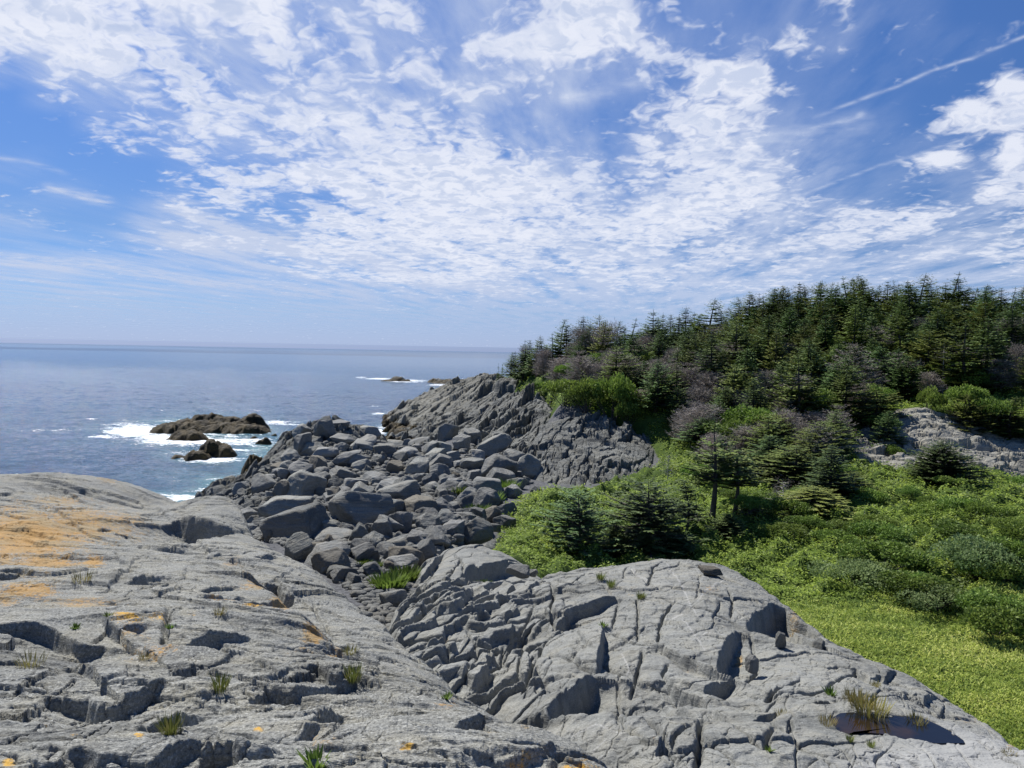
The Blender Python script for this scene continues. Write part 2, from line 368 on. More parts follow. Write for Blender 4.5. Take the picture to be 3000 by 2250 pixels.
# sea
t = NT('sea_water'); c = t.coord(); fo = t.attr('foam'); sh = t.attr('shallow'); fr = t.attr('far')
w1 = t.noise(t.mapping(c, (1.0, 1.5, 1), (0, 0, 0.3)), 0.38, 5, 0.62, 0.3); w2 = t.noise(t.mapping(c, (1.0, 1.4, 1), (0, 0, -0.5)), 1.9, 4, 0.65, 0.2); w3 = t.noise(c, 0.06, 4, 0.6)
swell = t.noise(t.mapping(c, (0.35, 1.0, 1), (0, 0, 0.15)), 0.022, 6, 0.65)
deep = t.mix(t.mapr(swell, 0.35, 0.65), (0.020, 0.062, 0.135), (0.034, 0.092, 0.175))
deep = t.mix(t.mapr(w3, 0.4, 0.65, 0, 0.7), deep, (0.024, 0.072, 0.15))
col = t.mix(sh, deep, t.mix(t.mapr(w1, .35, .65), (0.10, 0.24, 0.27), (0.20, 0.36, 0.37)))
fn = t.noise(t.mapping(c, (0.32, 1.0, 1), (0, 0, 0.1)), 1.0, 9, 0.72, 0.8); fn2 = t.noise(c, 2.6, 6, 0.75, 0.5)
ff = t.math('SUBTRACT', t.math('ADD', t.math('MULTIPLY', t.math('SUBTRACT', t.math('ADD', t.math('MULTIPLY', fn, 0.65), t.math('MULTIPLY', fn2, 0.35)), 0.5), 2.4), fo), 0.5)
fm = t.mapr(ff, -0.05, 0.10, 0, 1, True)
col = t.mix(fm, col, (0.86, 0.90, 0.92))
bh = t.bump(t.math('MULTIPLY', t.math('ADD', w1, t.math('MULTIPLY', w2, 0.40)), t.mapr(fr, 0, 1, 1.0, 0.30)), 1.0, 0.75)
rough = t.mix(fm, (0.16,) * 3, (0.8,) * 3)
rr = t.math('ADD', t.math('MULTIPLY', fr, 0.08), 0.09); rr = t.math('MAXIMUM', rr, t.math('MULTIPLY', fm, 0.8))
b = t.bsdf(col, rr, bh, 0.42); b.inputs['IOR'].default_value = 1.33
M['sea'] = t.done(b)
# still rain water
t = NT('pool_water'); c = t.coord()
b = t.bsdf(t.mix(t.mapr(t.noise(c, 1.2, 5), .52, .68), (0.010, 0.010, 0.010), (0.035, 0.020, 0.008)), 0.03, t.bump(t.noise(c, 9, 3), 0.12, 0.01), 0.5)
M['pool'] = t.done(b)
# clouds: thin water-drop layer, lit by the sun from above
t = NT('cloud'); a = t.attr('dens'); s_ = t.attr('shade')
tl = t.n('ShaderNodeBsdfTranslucent'); t.put(tl.inputs[0], t.mix(s_, (0.245, 0.30, 0.40), (0.47, 0.485, 0.505)))
tp = t.n('ShaderNodeBsdfTransparent'); mx = t.n('ShaderNodeMixShader'); t.put(mx.inputs[0], a); t.put(mx.inputs[1], tp.outputs[0]); t.put(mx.inputs[2], tl.outputs[0])
M['cloud'] = t.done(mx)
# ---------------------------------------------------------------- clouds: one layer 1200 m up
def rows(s):
    return np.array([[int(ch) for ch in r.replace(' ', '')] for r in s.strip().splitlines()], float)
puff = rows("""
8 7 8 8 7 6 7 3 5 6 0 1 3 7 7 2 0 0 1 5 1 0 0 0
8 8 9 7 8 5 7 4 6 2 3 6 6 7 6 2 0 2 6 2 0 0 0 0
4 7 8 8 8 4 6 4 5 7 4 4 3 3 1 3 6 7 1 0 0 0 0 0
0 5 5 7 8 6 6 6 5 3 4 3 2 1 1 1 6 6 3 0 0 0 2 8
0 1 4 4 6 6 6 6 6 5 4 2 1 1 1 4 7 6 1 0 0 1 7 8
0 0 4 4 6 3 4 5 6 6 6 5 4 2 2 6 7 5 1 0 0 1 3 2
0 0 0 1 5 5 4 6 7 7 7 7 6 5 3 6 8 6 3 0 1 7 2 5
0 1 0 1 3 6 3 3 8 8 7 7 7 6 5 7 8 6 3 1 0 1 1 6
0 0 0 2 3 1 3 7 5 7 7 7 7 6 4 6 6 4 4 5 5 5 3 5
0 0 0 1 3 3 3 6 6 7 7 7 6 5 5 4 5 5 5 5 4 4 3 5
0 0 0 0 0 0 2 3 4 5 5 5 4 4 4 4 3 3 3 2 2 1 1 2
0 0 0 0 0 0 0 0 1 2 2 2 2 2 2 2 2 2 1 1 1 1 1 1
0 0 0 0 0 0 0 0 0 0 0 0 0 0 0 0 0 0 0 0 0 0 0 0
0 0 0 0 0 0 0 0 0 0 0 0 0 0 0 0 0 0 0 0 0 0 0 0
""")
veil = rows("""
6 6 6 6 5 3 5 4 4 4 3 4 3 3 3 1 1 1 2 1 2 1 0 0
5 6 6 5 5 4 4 4 4 4 4 4 4 4 3 2 1 2 2 2 1 1 1 0
3 5 5 4 5 4 3 3 4 4 5 5 4 4 3 1 1 2 1 1 1 1 0 0
0 2 4 4 5 4 4 4 4 5 5 5 4 4 2 1 2 2 1 1 1 0 0 0
0 0 2 2 3 4 5 5 5 5 5 4 4 2 1 1 3 3 2 1 1 0 0 1
0 0 0 1 2 3 3 4 5 5 5 5 4 3 2 3 4 4 4 2 1 1 1 1
1 0 0 0 1 1 2 3 5 5 5 5 5 4 3 4 5 5 4 3 1 1 2 2
0 1 0 0 1 1 1 2 4 5 5 5 5 5 4 5 5 5 4 2 1 1 2 3
1 0 0 3 4 2 1 2 4 5 5 5 5 5 5 5 5 5 4 4 3 3 3 3
1 1 1 3 6 6 5 4 4 5 5 5 5 5 5 5 5 5 5 5 4 4 4 4
4 4 3 3 3 3 4 5 6 6 6 6 6 6 6 6 6 5 5 5 5 4 4 4
3 4 4 4 3 3 3 4 5 5 6 6 6 6 6 6 6 5 5 5 5 4 4 4
4 5 5 5 5 5 5 5 5 5 6 6 6 6 6 6 6 6 6 6 6 6 6 6
6 6 6 6 6 6 6 6 6 6 6 6 6 6 6 6 6 6 6 6 6 6 6 6
""")
def bil(G, u, v):
    gx = np.clip((u - 62) / 125, 0, 22.999); gy = np.clip((v - 37) / 75, 0, 12.999)
    x0 = gx.astype(int); y0 = gy.astype(int); fx = gx - x0; fy = gy - y0
    fx = fx * fx * (3 - 2 * fx); fy = fy * fy * (3 - 2 * fy)
    return (G[y0, x0] * (1 - fx) + G[y0, x0 + 1] * fx) * (1 - fy) + (G[y0 + 1, x0] * (1 - fx) + G[y0 + 1, x0 + 1] * fx) * fy
def make_clouds():
    ALT = 1200.0
    uu = np.linspace(-500, 3500, 1500); hh = np.linspace(0, 1, 820)
    U = np.repeat(uu[None], 820, 0)
    hv = 1004 + 0.0189 * uu
    V = (hv[None] - 14) + (-170 - (hv[None] - 14)) * hh[:, None]
    d = rays(U, V); d[..., 2] = np.maximum(d[..., 2], 0.004)
    t = ALT / d[..., 2]; X = d[..., 0] * t; Y = d[..., 1] * t
    px = X / ALT; py = Y / ALT
    dist = np.hypot(px, py)
    # wind streets run away from the viewer, a little to the right
    a = math.radians(8); s_al = px * math.sin(a) + py * math.cos(a); s_ac = px * math.cos(a) - py * math.sin(a)
    rp = 1.35 * dist ** -0.4     # heaped clouds have height as well as breadth, so they shrink more slowly with distance
    qx = px * rp; qy = py * rp * 1.0
    wx = fbm(qx * 1.6, qy * 1.6, 31, 3) * 45; wy = fbm(qx * 1.6 + 9, qy * 1.6, 37, 3) * 28
    pu = bil(puff, U + wx, V + wy) / 9; ve = bil(veil, U + wx, V + wy * 0.5) / 9
    sx = qx + fbm(qx * 5, qy * 5, 61, 4, 0.6) * 0.035; sy = qy + fbm(qx * 5 + 4, qy * 5, 63, 4, 0.6) * 0.035
    f1, f2, cid, _, _ = worley(sx * 9.5, sy * 9.5, 21); g1, g2, _, _, _ = worley(sx * 21, sy * 21, 22); h1, h2, _, _, _ = worley(sx * 44, sy * 44, 23)
    n = fbm(sx * 8, sy * 8, 11, 7, 0.62)
    bl = 0.52 * (0.50 - f1) + 0.42 * (0.48 - g1) + 0.20 * (0.5 - h1) + 0.30 * n + 0.30 * noise(sx * 1.9, sy * 1.9, 41)
    pu = pu * (1 + 0.42 * fbm(s_ac * 2.6, s_al * 0.55, 45, 3)) 
    x_ = pu * 1.22 - 0.55 + bl * 1.05 * 1.0
    dn = sstep(-0.18, 0.62, x_) ** 1.0
    th = sstep(0.10, 0.85, x_)
    sn = fbm(s_ac * 2.2, s_al * 0.5, 51, 6, 0.58) * sstep(60, 18, dist); sn2 = fbm(s_ac * 9, s_al * 2.6, 55, 5, 0.6)
    vl = np.clip(ve * 1.22 * (0.80 + 0.65 * sn + 0.30 * sn2 * sstep(14, 5, dist)), 0, 0.85)
    ve_low = sstep(560, 200, hv[None] - V); vl = np.clip(vl + 0.10 * ve_low * (1 + .8 * sn), 0, .85); low = sstep(250, 60, hv[None] - V)
    vl = vl * (1 - low * .6) + low * .6 * (0.55 + 0.10 * sn)
    k = 1.356
    def streak(pts, w, amp, tex=0.6, fr=7):
        nonlocal vl
        D, S, T = linedist(np.array(pts, float) * k, U + wx * .12, V + wy * .12, 0)
        m = amp * np.exp(-(D / (w * k)) ** 2) * np.clip(np.minimum(T, 1 - T) * 8 + .15, 0, 1)
        vl = np.clip(np.maximum(vl, vl + m * (1 - tex + tex * (0.5 + fbm(px * fr, py * fr, 71, 4)))), 0, 0.95)
    streak([(1760, 248), (1850, 212), (1940, 178), (2010, 146), (2100, 118), (2212, 70), (2400, 10)], 4.0, 0.5, 0.6, 14)
    streak([(1700, 430), (1800, 392), (1900, 352), (2000, 322), (2212, 254), (2400, 200)], 3.5, 0.35, 0.5, 14)
    streak([(85, 400), (140, 410), (200, 425), (250, 436)], 10, 0.7)
    streak([(-20, 335), (60, 345), (150, 372)], 5, 0.4)
    streak([(330, 425), (400, 445), (470, 475), (560, 512), (650, 535)], 20, 0.75)
    streak([(320, 500), (430, 520), (560, 540), (700, 540), (800, 575), (960, 610)], 12, 0.65)
    streak([(-30, 460), (40, 472), (110, 484)], 9, 0.4)
    streak([(-50, 550), (100, 562), (250, 575), (400, 603), (600, 625), (800, 640)], 14, 0.4, 0.7)
    streak([(560, 500), (700, 530), (850, 570), (1000, 615), (1150, 640)], 10, 0.5)
    streak([(1100, 110), (1250, 75), (1400, 30)], 30, 0.25)
    streak([(1200, 210), (1320, 190), (1420, 160)], 16, 0.35)
    streak([(1750, 270), (1850, 250), (1870, 235)], 6, 0.5)
    streak([(1600, 300), (1800, 270), (1900, 250)], 25, 0.3)
    for cx, cy, rx, ry in ((2100, 240, 62, 32), (2180, 190, 50, 50), (2048, 340, 66, 26), (2200, 330, 50, 60), (650, 375, 40, 24)):
        e = np.hypot((U / k - cx + wx * .35) / rx, (V / k - cy + wy * .4) / ry)
        m_ = sstep(1.25, 0.45, e + 0.35 * n); dn = np.maximum(dn, m_); th = np.maximum(th, m_ * (0.4 + 0.6 * sstep(0.3, 1.0, e)) * 0.9)
    dens = 1 - (1 - dn * 0.93) * (1 - vl)
    dens = np.clip(dens, 0, 0.97)
    # puffs: bright rims and heads, greyer thick middles
    shade = np.clip(0.35 + 0.85 * dn - 0.75 * th * (0.35 + 0.65 * sstep(-0.3, 0.5, n - g1 + 0.4)) + 0.25 * noise(sx * 9, sy * 9, 93) * dn - 0.3 * low, 0, 1)
    fade = sstep(-170, -60, V); dens = dens * fade
    o = grid_obj('clouds', X, Y, np.full(X.shape, ALT), None, M['cloud'], {'dens': dens, 'shade': shade})
    tag(o, kind='stuff', label='white altocumulus puffs and thin veils over blue sky', cat='clouds')
make_clouds()
# ---------------------------------------------------------------- sea
def seapt(u, v):
    d = rays(np.asarray(u, float), np.asarray(v, float)); t = -EYE[2] / d[..., 2]; return EYE + d * t[..., None]
def make_sea():
    x, y = polar(-700, 3700, 700, 34, 150000, 1500)
    # even rows in the picture need rows at even 1/y steps near the eye
    yy = 1 / np.linspace(1 / 34, 1 / 1400, 1150); yy = np.r_[yy, 1400 * (150000 / 1400) ** np.linspace(0, 1, 351)[1:]]
    kx = x[0] / y[0]; x = kx[None] * yy[:, None]; y = np.repeat(yy[:, None], 700, 1)
    amp = sstep(900, 120, y)
    z = (0.20 * fbm(x * 0.10 + 0.02 * y, y * 0.15, 5, 4) + 0.10 * fbm(x * 0.5, y * 0.75, 6, 3)) * amp
    U, V = proj(x, y, np.zeros_like(x))
    foam = np.zeros_like(x); sh = np.zeros_like(x)
    wu = fbm(x * .09, y * .09, 8, 4)
    def blob(cu, cv, ru, rv, f, s=0.0, p=1.0):
        nonlocal foam, sh
        e = ((U - cu) / ru) ** 2 + ((V - cv) / rv) ** 2; g_ = np.exp(-(e ** p)) ; foam = np.maximum(foam, f * g_); sh = np.maximum(sh, s * g_)
    blob(400, 1262, 130, 30, 0.72, 0.4); blob(470, 1282, 120, 20, 0.7, 0.4); blob(300, 1280, 80, 10, 0.60, 0.2); blob(590, 1294, 270, 20, 0.66, 0.5); blob(600, 1262, 230, 50, 0.44, 0.55, 2)
    blob(790, 1238, 120, 11, 0.60, 0.3); blob(820, 1242, 90, 5, .55); blob(860, 1295, 60, 8, 0.50, 0.3)
    blob(620, 1346, 120, 14, 0.70, 0.6); blob(600, 1330, 150, 28, 0.44, 0.4, 2); blob(700, 1318, 90, 10, 0.5, 0.4)
    blob(800, 1330, 130, 60, 0.34, 0.62); blob(760, 1380, 120, 40, 0.36, 0.55); blob(560, 1400, 200, 40, .25, .25)
    blob(540, 1465, 120, 34, 0.56, 0.9); blob(600, 1440, 80, 20, .5, .8); blob(415, 1445, 30, 7, 0.62, 0.3); blob(640, 1420, 90, 35, 0.42, 0.7); blob(500, 1490, 80, 20, 0.5, .9)
    blob(150, 1260, 110, 5, 0.50, 0.1); blob(1110, 1213, 28, 5, 0.62, 0.2); blob(1115, 1265, 30, 26, 0.62, 0.4); blob(1095, 1190, 25, 4, .5)
    blob(1110, 1110, 55, 5, 0.60, .1); blob(1190, 1116, 90, 6, 0.62, 0.1); blob(1290, 1128, 60, 5, 0.6, .1); blob(1060, 1106, 30, 4, 0.55)
    blob(260, 1228, 60, 4, .45); blob(700, 1200, 500, 6, .30); blob(1010, 1235, 60, 6, .42)
    foam = foam * 1.06 - 0.01 + 0.06 * wu + 0.10 * sstep(0.5, 0.9, fbm(x * .03, y * .06, 12, 4))
    sh = np.clip(sh * (1.0 + 0.5 * wu), 0, 1)
    far = sstep(80, 900, y)
    o = grid_obj('sea', x, y, z, None, M['sea'], {'foam': foam, 'shallow': sh, 'far': far}); tag(o, kind='structure')
make_sea()
# ---------------------------------------------------------------- the ground under everything
GC = ctrl([
 (-300, 1700, 22), (0, None, 30, 5.0), (200, None, 34, 1.0), (-400, None, 40, -2), (300, None, 45, -3), (500, None, 52, -2), (0, None, 60, -4), (0, None, 110, -8), (700, None, 100, -6),
 (1000, None, 12, 8.2), (1150, None, 14, 7.9), (1424, None, 11, 8.0), (1000, None, 6, 9.5), (300, None, 10, 8.5), (0, None, 6, 9.5), (1500, None, 5, 8.8), (2500, None, 6, 7.0), (3000, None, 6, 6.5), (2000, None, 10, 7.0),
 (1000, 1750, 20), (900, 1600, 29), (760, 1560, 38), (1100, 1650, 26), (1300, 1500, 40), (1200, 1420, 50), (1300, 1400, 56), (650, 1480, 56), (580, None, 62, 0.8), (1000, 1480, 50), (900, 1400, 58),
 (1000, 1330, 72), (1200, 1330, 72), (1120, None, 95, -0.6), (1130, None, 120, -1.5), (1000, None, 90, -3), (1050, None, 150, -4), (1200, None, 175, -1), (1480, None, 180, 1.0),
 (1480, 1470, 42), (1600, 1550, 37), (1450, 1600, 31), (1700, 1440, 52), (1900, 1400, 56), (1960, 1340, 64), (1780, 1600, 36), (1950, 1590, 36), (1600, 1680, 29),
 (2000, None, 30, 4.6), (2200, None, 26, 5.0), (2450, 1850, 22.5), (2700, None, 19, 5.6), (3000, 2180, 16.2), (3200, 2150, 16.2), (2900, 1900, 21.5), (2900, 1650, 30), (2400, 1650, 32), (2200, 1650, 33), (2700, 1480, 42), (3000, 1480, 42), (3300, 1500, 42),
 (2300, 1480, 44), (2550, 1400, 49), (3000, 1420, 50), (2200, 1400, 54), (2100, 1290, 62), (2350, 1330, 60),
 (2600, None, 58, 8.6), (3000, None, 58, 8.6), (2800, None, 70, 10.6), (2400, None, 70, 9.0), (2100, None, 76, 10.0), (3100, None, 72, 10.8),
 (2300, None, 90, 14.0), (2700, None, 100, 16.6), (3100, None, 100, 17.5), (2700, None, 118, 18.5), (3200, None, 120, 19), (2300, None, 115, 17.6), (2000, None, 100, 13.2), (2000, None, 125, 15.6), (1800, None, 120, 12.6),
 (1800, 1160, 76), (1700, 1165, 76), (1900, 1200, 70), (1600, 1160, 84), (1500, 1140, 98), (1480, 1108, 118), (1700, 1090, 98), (1900, 1080, 100), (1550, 1110, 112),
 (1500, None, 140, 8.5), (1700, None, 135, 10.5), (1460, None, 150, 6.0), (2300, None, 180, 14), (3000, None, 180, 15), (1800, None, 180, 9), (3600, None, 60, 10), (3700, None, 120, 18), (3500, None, 30, 6),
])
GT = TPS(GC, 0.02)
def wpoly(pts): return [tuple(p) for p in ctrl(pts)]
# outlines and surfaces of the rock masses; the soil lies lower under them
F_POINT = wpoly([(500, 1510, 60), (560, 1488, 66), (700, 1398, 70), (770, 1360, 73), (830, 1286, 76), (870, 1258, 78), (950, 1238, 80), (1060, 1258, 82), (1110, 1272, 84), (1150, 1300, 80), (1150, 1340, 70), (1050, 1440, 54), (900, 1520, 45), (760, 1570, 39), (640, 1560, 44), (560, 1530, 52)])
F_HEAD = wpoly([(1125, 1215, 163), (1200, 1173, 162), (1260, 1148, 158), (1340, 1126, 152), (1400, 1112, 146), (1450, 1106, 136), (1500, 1112, 122), (1560, 1160, 102), (1640, 1215, 90), (1640, 1260, 82), (1560, 1310, 77), (1480, 1310, 78), (1350, 1335, 80), (1200, 1330, 92), (1140, 1322, 104), (1110, 1290, 116), (1120, 1250, 136)])
F_SLAB = wpoly([(1530, 1425, 59), (1545, 1330, 65), (1600, 1250, 70), (1690, 1222, 72), (1760, 1226, 72), (1850, 1255, 71), (1920, 1300, 67), (1900, 1360, 62), (1860, 1400, 58), (1750, 1425, 56), (1640, 1438, 56)])
F_RIGHT = wpoly([(2460, 1330, 56), (2490, 1262, 60), (2560, 1240, 63), (2640, 1213, 64), (2720, 1203, 64), (2850, 1255, 62), (2900, 1282, 61), (3000, 1288, 61), (3300, 1288, 61), (3300, 1405, 52), (2960, 1402, 51), (2850, 1382, 51.5), (2700, 1387, 51.5), (2600, 1392, 51)])
C_POINT = [(500, 1510, 60), (560, 1492, 64), (700, 1400, 68), (770, 1364, 71), (830, 1290, 74), (870, 1262, 76), (950, 1240, 78), (1060, 1262, 80), (1110, 1275, 82), (600, 1500, 56), (760, 1500, 49), (900, 1480, 50), (1000, 1400, 59), (1100, 1350, 67), (1150, 1305, 76), (850, 1380, 61), (760, 1570, 39), (640, 1560, 44), (930, 1300, 70), (700, 1450, 57), (1060, 1440, 53)]
C_HEAD = [(1125, 1215, 162), (1200, 1175, 158), (1260, 1150, 152), (1340, 1128, 147), (1400, 1114, 140), (1450, 1108, 130), (1500, 1114, 119), (1300, 1200, 131), (1400, 1180, 121), (1400, 1275, 93), (1250, 1280, 109), (1500, 1170, 107), (1530, 1230, 91), (1180, 1240, 134), (1560, 1310, 77), (1350, 1330, 81), (1200, 1328, 93), (1640, 1220, 88), (1120, 1290, 116)]
C_SLAB = [(1530, 1425, 59), (1550, 1335, 64), (1610, 1255, 68), (1690, 1225, 70), (1760, 1230, 70), (1850, 1260, 69), (1910, 1300, 66), (1880, 1360, 61.5), (1700, 1300, 65), (1700, 1400, 57.5), (1800, 1340, 62), (1620, 1350, 62), (1750, 1425, 56), (1640, 1435, 56)]
C_RIGHT = [(2460, 1330, 55.5), (2500, 1265, 59), (2560, 1242, 61.5), (2640, 1216, 62.5), (2720, 1206, 62.5), (2850, 1258, 60.5), (2900, 1285, 59.5), (3000, 1290, 59.5), (3250, 1290, 59.5), (3250, 1400, 52.5), (2960, 1398, 51.5), (2850, 1380, 52), (2700, 1385, 52), (2600, 1388, 51.5), (2700, 1300, 56.5), (2850, 1330, 55), (2600, 1320, 56)]
F_WHALE = wpoly([(1205, 1645, 26.8), (1190, 1600, 28.5), (1240, 1555, 31.5), (1300, 1518, 34.5), (1350, 1508, 36), (1400, 1525, 35.5), (1458, 1562, 34), (1445, 1592, 31.5), (1380, 1622, 29), (1300, 1645, 27.2)])
C_WHALE = [(1205, 1645, 26.6), (1190, 1600, 28.4), (1240, 1558, 31), (1300, 1522, 33.8), (1350, 1512, 35), (1400, 1530, 34.6), (1452, 1565, 33), (1440, 1592, 31), (1380, 1620, 28.8), (1300, 1642, 27), (1320, 1575, 30), (1270, 1610, 28.4)]
F_GAP = wpoly([(1360, 1345, 76), (1390, 1255, 92), (1450, 1180, 106), (1520, 1150, 104), (1600, 1180, 88), (1625, 1225, 78), (1590, 1290, 69), (1550, 1350, 64), (1480, 1385, 62), (1400, 1385, 66)])
C_GAP = [(1360, 1340, 75), (1390, 1262, 88), (1450, 1188, 101), (1520, 1155, 100), (1600, 1178, 86), (1625, 1220, 77), (1590, 1285, 69), (1550, 1345, 64), (1480, 1380, 62), (1400, 1380, 66), (1500, 1255, 80), (1450, 1310, 74)]
MASSES = [(F_POINT, TPS(ctrl(C_POINT), .003)), (F_HEAD, TPS(ctrl(C_HEAD), .003)), (F_SLAB, TPS(ctrl(C_SLAB), .003)), (F_RIGHT, TPS(ctrl(C_RIGHT), .003)),
          (F_WHALE, TPS(ctrl(C_WHALE), .003)), (F_GAP, TPS(ctrl(C_GAP), .003))]

def img_poly_mask(P, U, V):
    P = np.asarray(P, float); ins = np.zeros(U.shape, bool); n = len(P)
    for i in range(n):
        a = P[i]; b = P[(i + 1) % n]; c = (a[1] > V) != (b[1] > V)
        ins ^= c & (U < (b[0] - a[0]) * (V - a[1]) / (b[1] - a[1] + 1e-12) + a[0])
    return ins
# where rock and cobbles cover the ground (measured on the ground itself)
ROCKY = wpoly([(950, None, 9, 0), (1430, None, 9, 0), (1300, 1640, 24), (1480, 1560, 34), (1500, 1500, 40), (1620, 1440, 50), (1780, 1400, 55), (1950, 1340, 62), (1900, 1240, 68), (1620, 1190, 76), (1500, 1140, 98),
               (1470, 1105, 120), (1380, 1110, 150), (1000, None, 175, 0), (400, None, 90, 0), (-600, None, 60, 0), (-600, None, 20, 0), (500, None, 12, 0)])
def ground(x, y, detail=True):
    z = coarse(GT, x, y, 6) if x.ndim == 2 and x.shape[0] > 50 else GT(x, y)
    for P_, T_ in MASSES:
        P_a = np.array(P_); m = (x > P_a[:, 0].min() - 3) & (x < P_a[:, 0].max() + 3) & (y > P_a[:, 1].min() - 3) & (y < P_a[:, 1].max() + 3)
        if m.any():
            xs, ys = x[m], y[m]; w = sstep(1.2, -1.5, polydist(P_, xs, ys)); zz = z[m]; z[m] = zz * (1 - w) + np.minimum(zz, T_(xs, ys) - 1.1) * w
    if detail:
        rd = polydist(ROCKY, x, y); veg = sstep(-0.3, 1.5, rd)
        # thicket: rounded mounds, higher away from the open meadow
        f1, f2, cid, _, _ = worley(x * 0.62 + 0.25 * noise(x, y, 3), y * 0.62 + .25 * noise(x, y, 4), 201); g1 = worley(x * 1.5, y * 1.5, 202)[0]
        thick = THICK(x, y)
        z = z + veg * (thick * ((0.85 * (0.75 - f1) + 0.30 * (0.6 - g1)) * (0.5 + 1.0 * cid)) + 0.07 * fbm(x * .8, y * .8, 33, 3))
        z = z + (1 - veg) * 0.10 * fbm(x * 0.9, y * 0.9, 35, 4)
    return z
def THICK(x, y):
    """1 in the shrubs, 0 in the open grass at the lower right"""
    return sstep(24.5, 30.5, y + 1.6 * noise(x * .16, y * .16, 66) + 0.10 * x)
def make_ground():
    x, y = polar(-500, 3500, 620, 5.0, 190, 760)
    z = ground(x, y); rd = polydist(ROCKY, x, y)
    o = grid_obj('ground', x, y, z, None, M['ground'], {'rock': sstep(0.6, -0.6, rd)}); tag(o, kind='structure')
def gz(x, y): return ground(np.atleast_1d(np.asarray(x, float)), np.atleast_1d(np.asarray(y, float)))


make_ground()
# ---------------------------------------------------------------- bedrock the viewer stands on
def sc(s, ox, oy): return lambda *p: [(ox + a / s, oy + b / s) for a, b in p]
c2 = sc(2.212, 0, 1600); c1 = sc(1.4747, 0, 950); c3 = sc(2.011, 900, 1500); c4 = sc(2.011, 1900, 1500); ov = sc(1 / 1.3562, 0, 0)
LC = ctrl([
 (-500, 2250, 3.0), (0, 2250, 3.0), (800, 2250, 3.05), (1400, 2250, 3.25), (1700, 2250, 3.4), (1950, 2250, 3.45), (0, None, 2.0, 12.45), (1200, None, 2.0, 12.35), (2200, None, 2.0, 12.2),
 (0, 2050, 4.3), (600, 2050, 4.4), (1100, 2060, 4.6), (1450, 2080, 4.4), (1650, 2150, 3.9), (-500, 2000, 4.6),
 (0, 1870, 6.4), (500, 1880, 6.6), (900, 1930, 6.4), (1150, 1985, 5.9), (1300, 2020, 5.6), (0, 1700, 9.8), (400, 1720, 9.6), (700, 1780, 8.9), (960, 1880, 7.7), (-500, 1700, 9.6),
 (1120, 1950, 7.4), (1270, 1970, 7.6), (1400, 2045, 7.0), (1050, 1800, 9.6), (1000, 1740, 11.6), (850, 1660, 13.4), (900, 1760, 10.6), (760, 1680, 12.0), (640, 1640, 13.2), (400, 1620, 12.8), (0, 1580, 13.4), (-500, 1580, 13.4),
 (740, 1610, 15.4), (700, 1570, 17), (560, 1590, 16), (300, 1500, 17.5), (0, 1470, 18.5), (500, 1530, 18.5), (620, 1500, 20.5), (200, 1400, 23.5), (0, 1396, 24), (-500, 1392, 24), (400, 1450, 22.5), (430, 1485, 22), (330, 1412, 24),
])
LT = TPS(LC, 0.001)
LP = wpoly([(-700, None, 1.6, 0), (2300, None, 1.6, 0), (2060, None, 3.1, 0), (1895, 2252, 3.5), (1800, 2212, 3.9), (1700, 2170, 4.3), (1580, 2120, 4.7), (1470, 2085, 5.2), (1424, 2054, 6.2), (1350, 2010, 7.4), (1275, 1966, 8.4), (1200, 1880, 9.6), (1125, 1803, 11.2), (1040, 1740, 12.4),
            (950, 1682, 14.0), (860, 1640, 15.4), (790, 1612, 16.6), (740, 1580, 17.8), (700, 1545, 19.6), (660, 1505, 21.2), (600, 1486, 22.4), (540, 1488, 23), (440, 1486, 23.6), (400, 1458, 24.6), (330, 1410, 25.6), (250, 1390, 26.5), (100, 1388, 27), (0, 1390, 27), (-700, 1386, 27)])
def ledge_base(x, y):
    d = polydist(LP, x, y); dp = np.maximum(d, 0)
    z = LT(x, y) + 0.55 * np.exp(-(((x + 7.6) / 1.5) ** 2 + ((y - 20.3) / 1.8) ** 2)) + 0.30 * np.exp(-(((x + 13) / 2.6) ** 2 + ((y - 21.5) / 1.6) ** 2)) - 1.35 * dp - 0.5 * sstep(0, 0.6, dp) 
    return z - 0.16 * np.exp(-np.maximum(-d, 0) / 0.35)
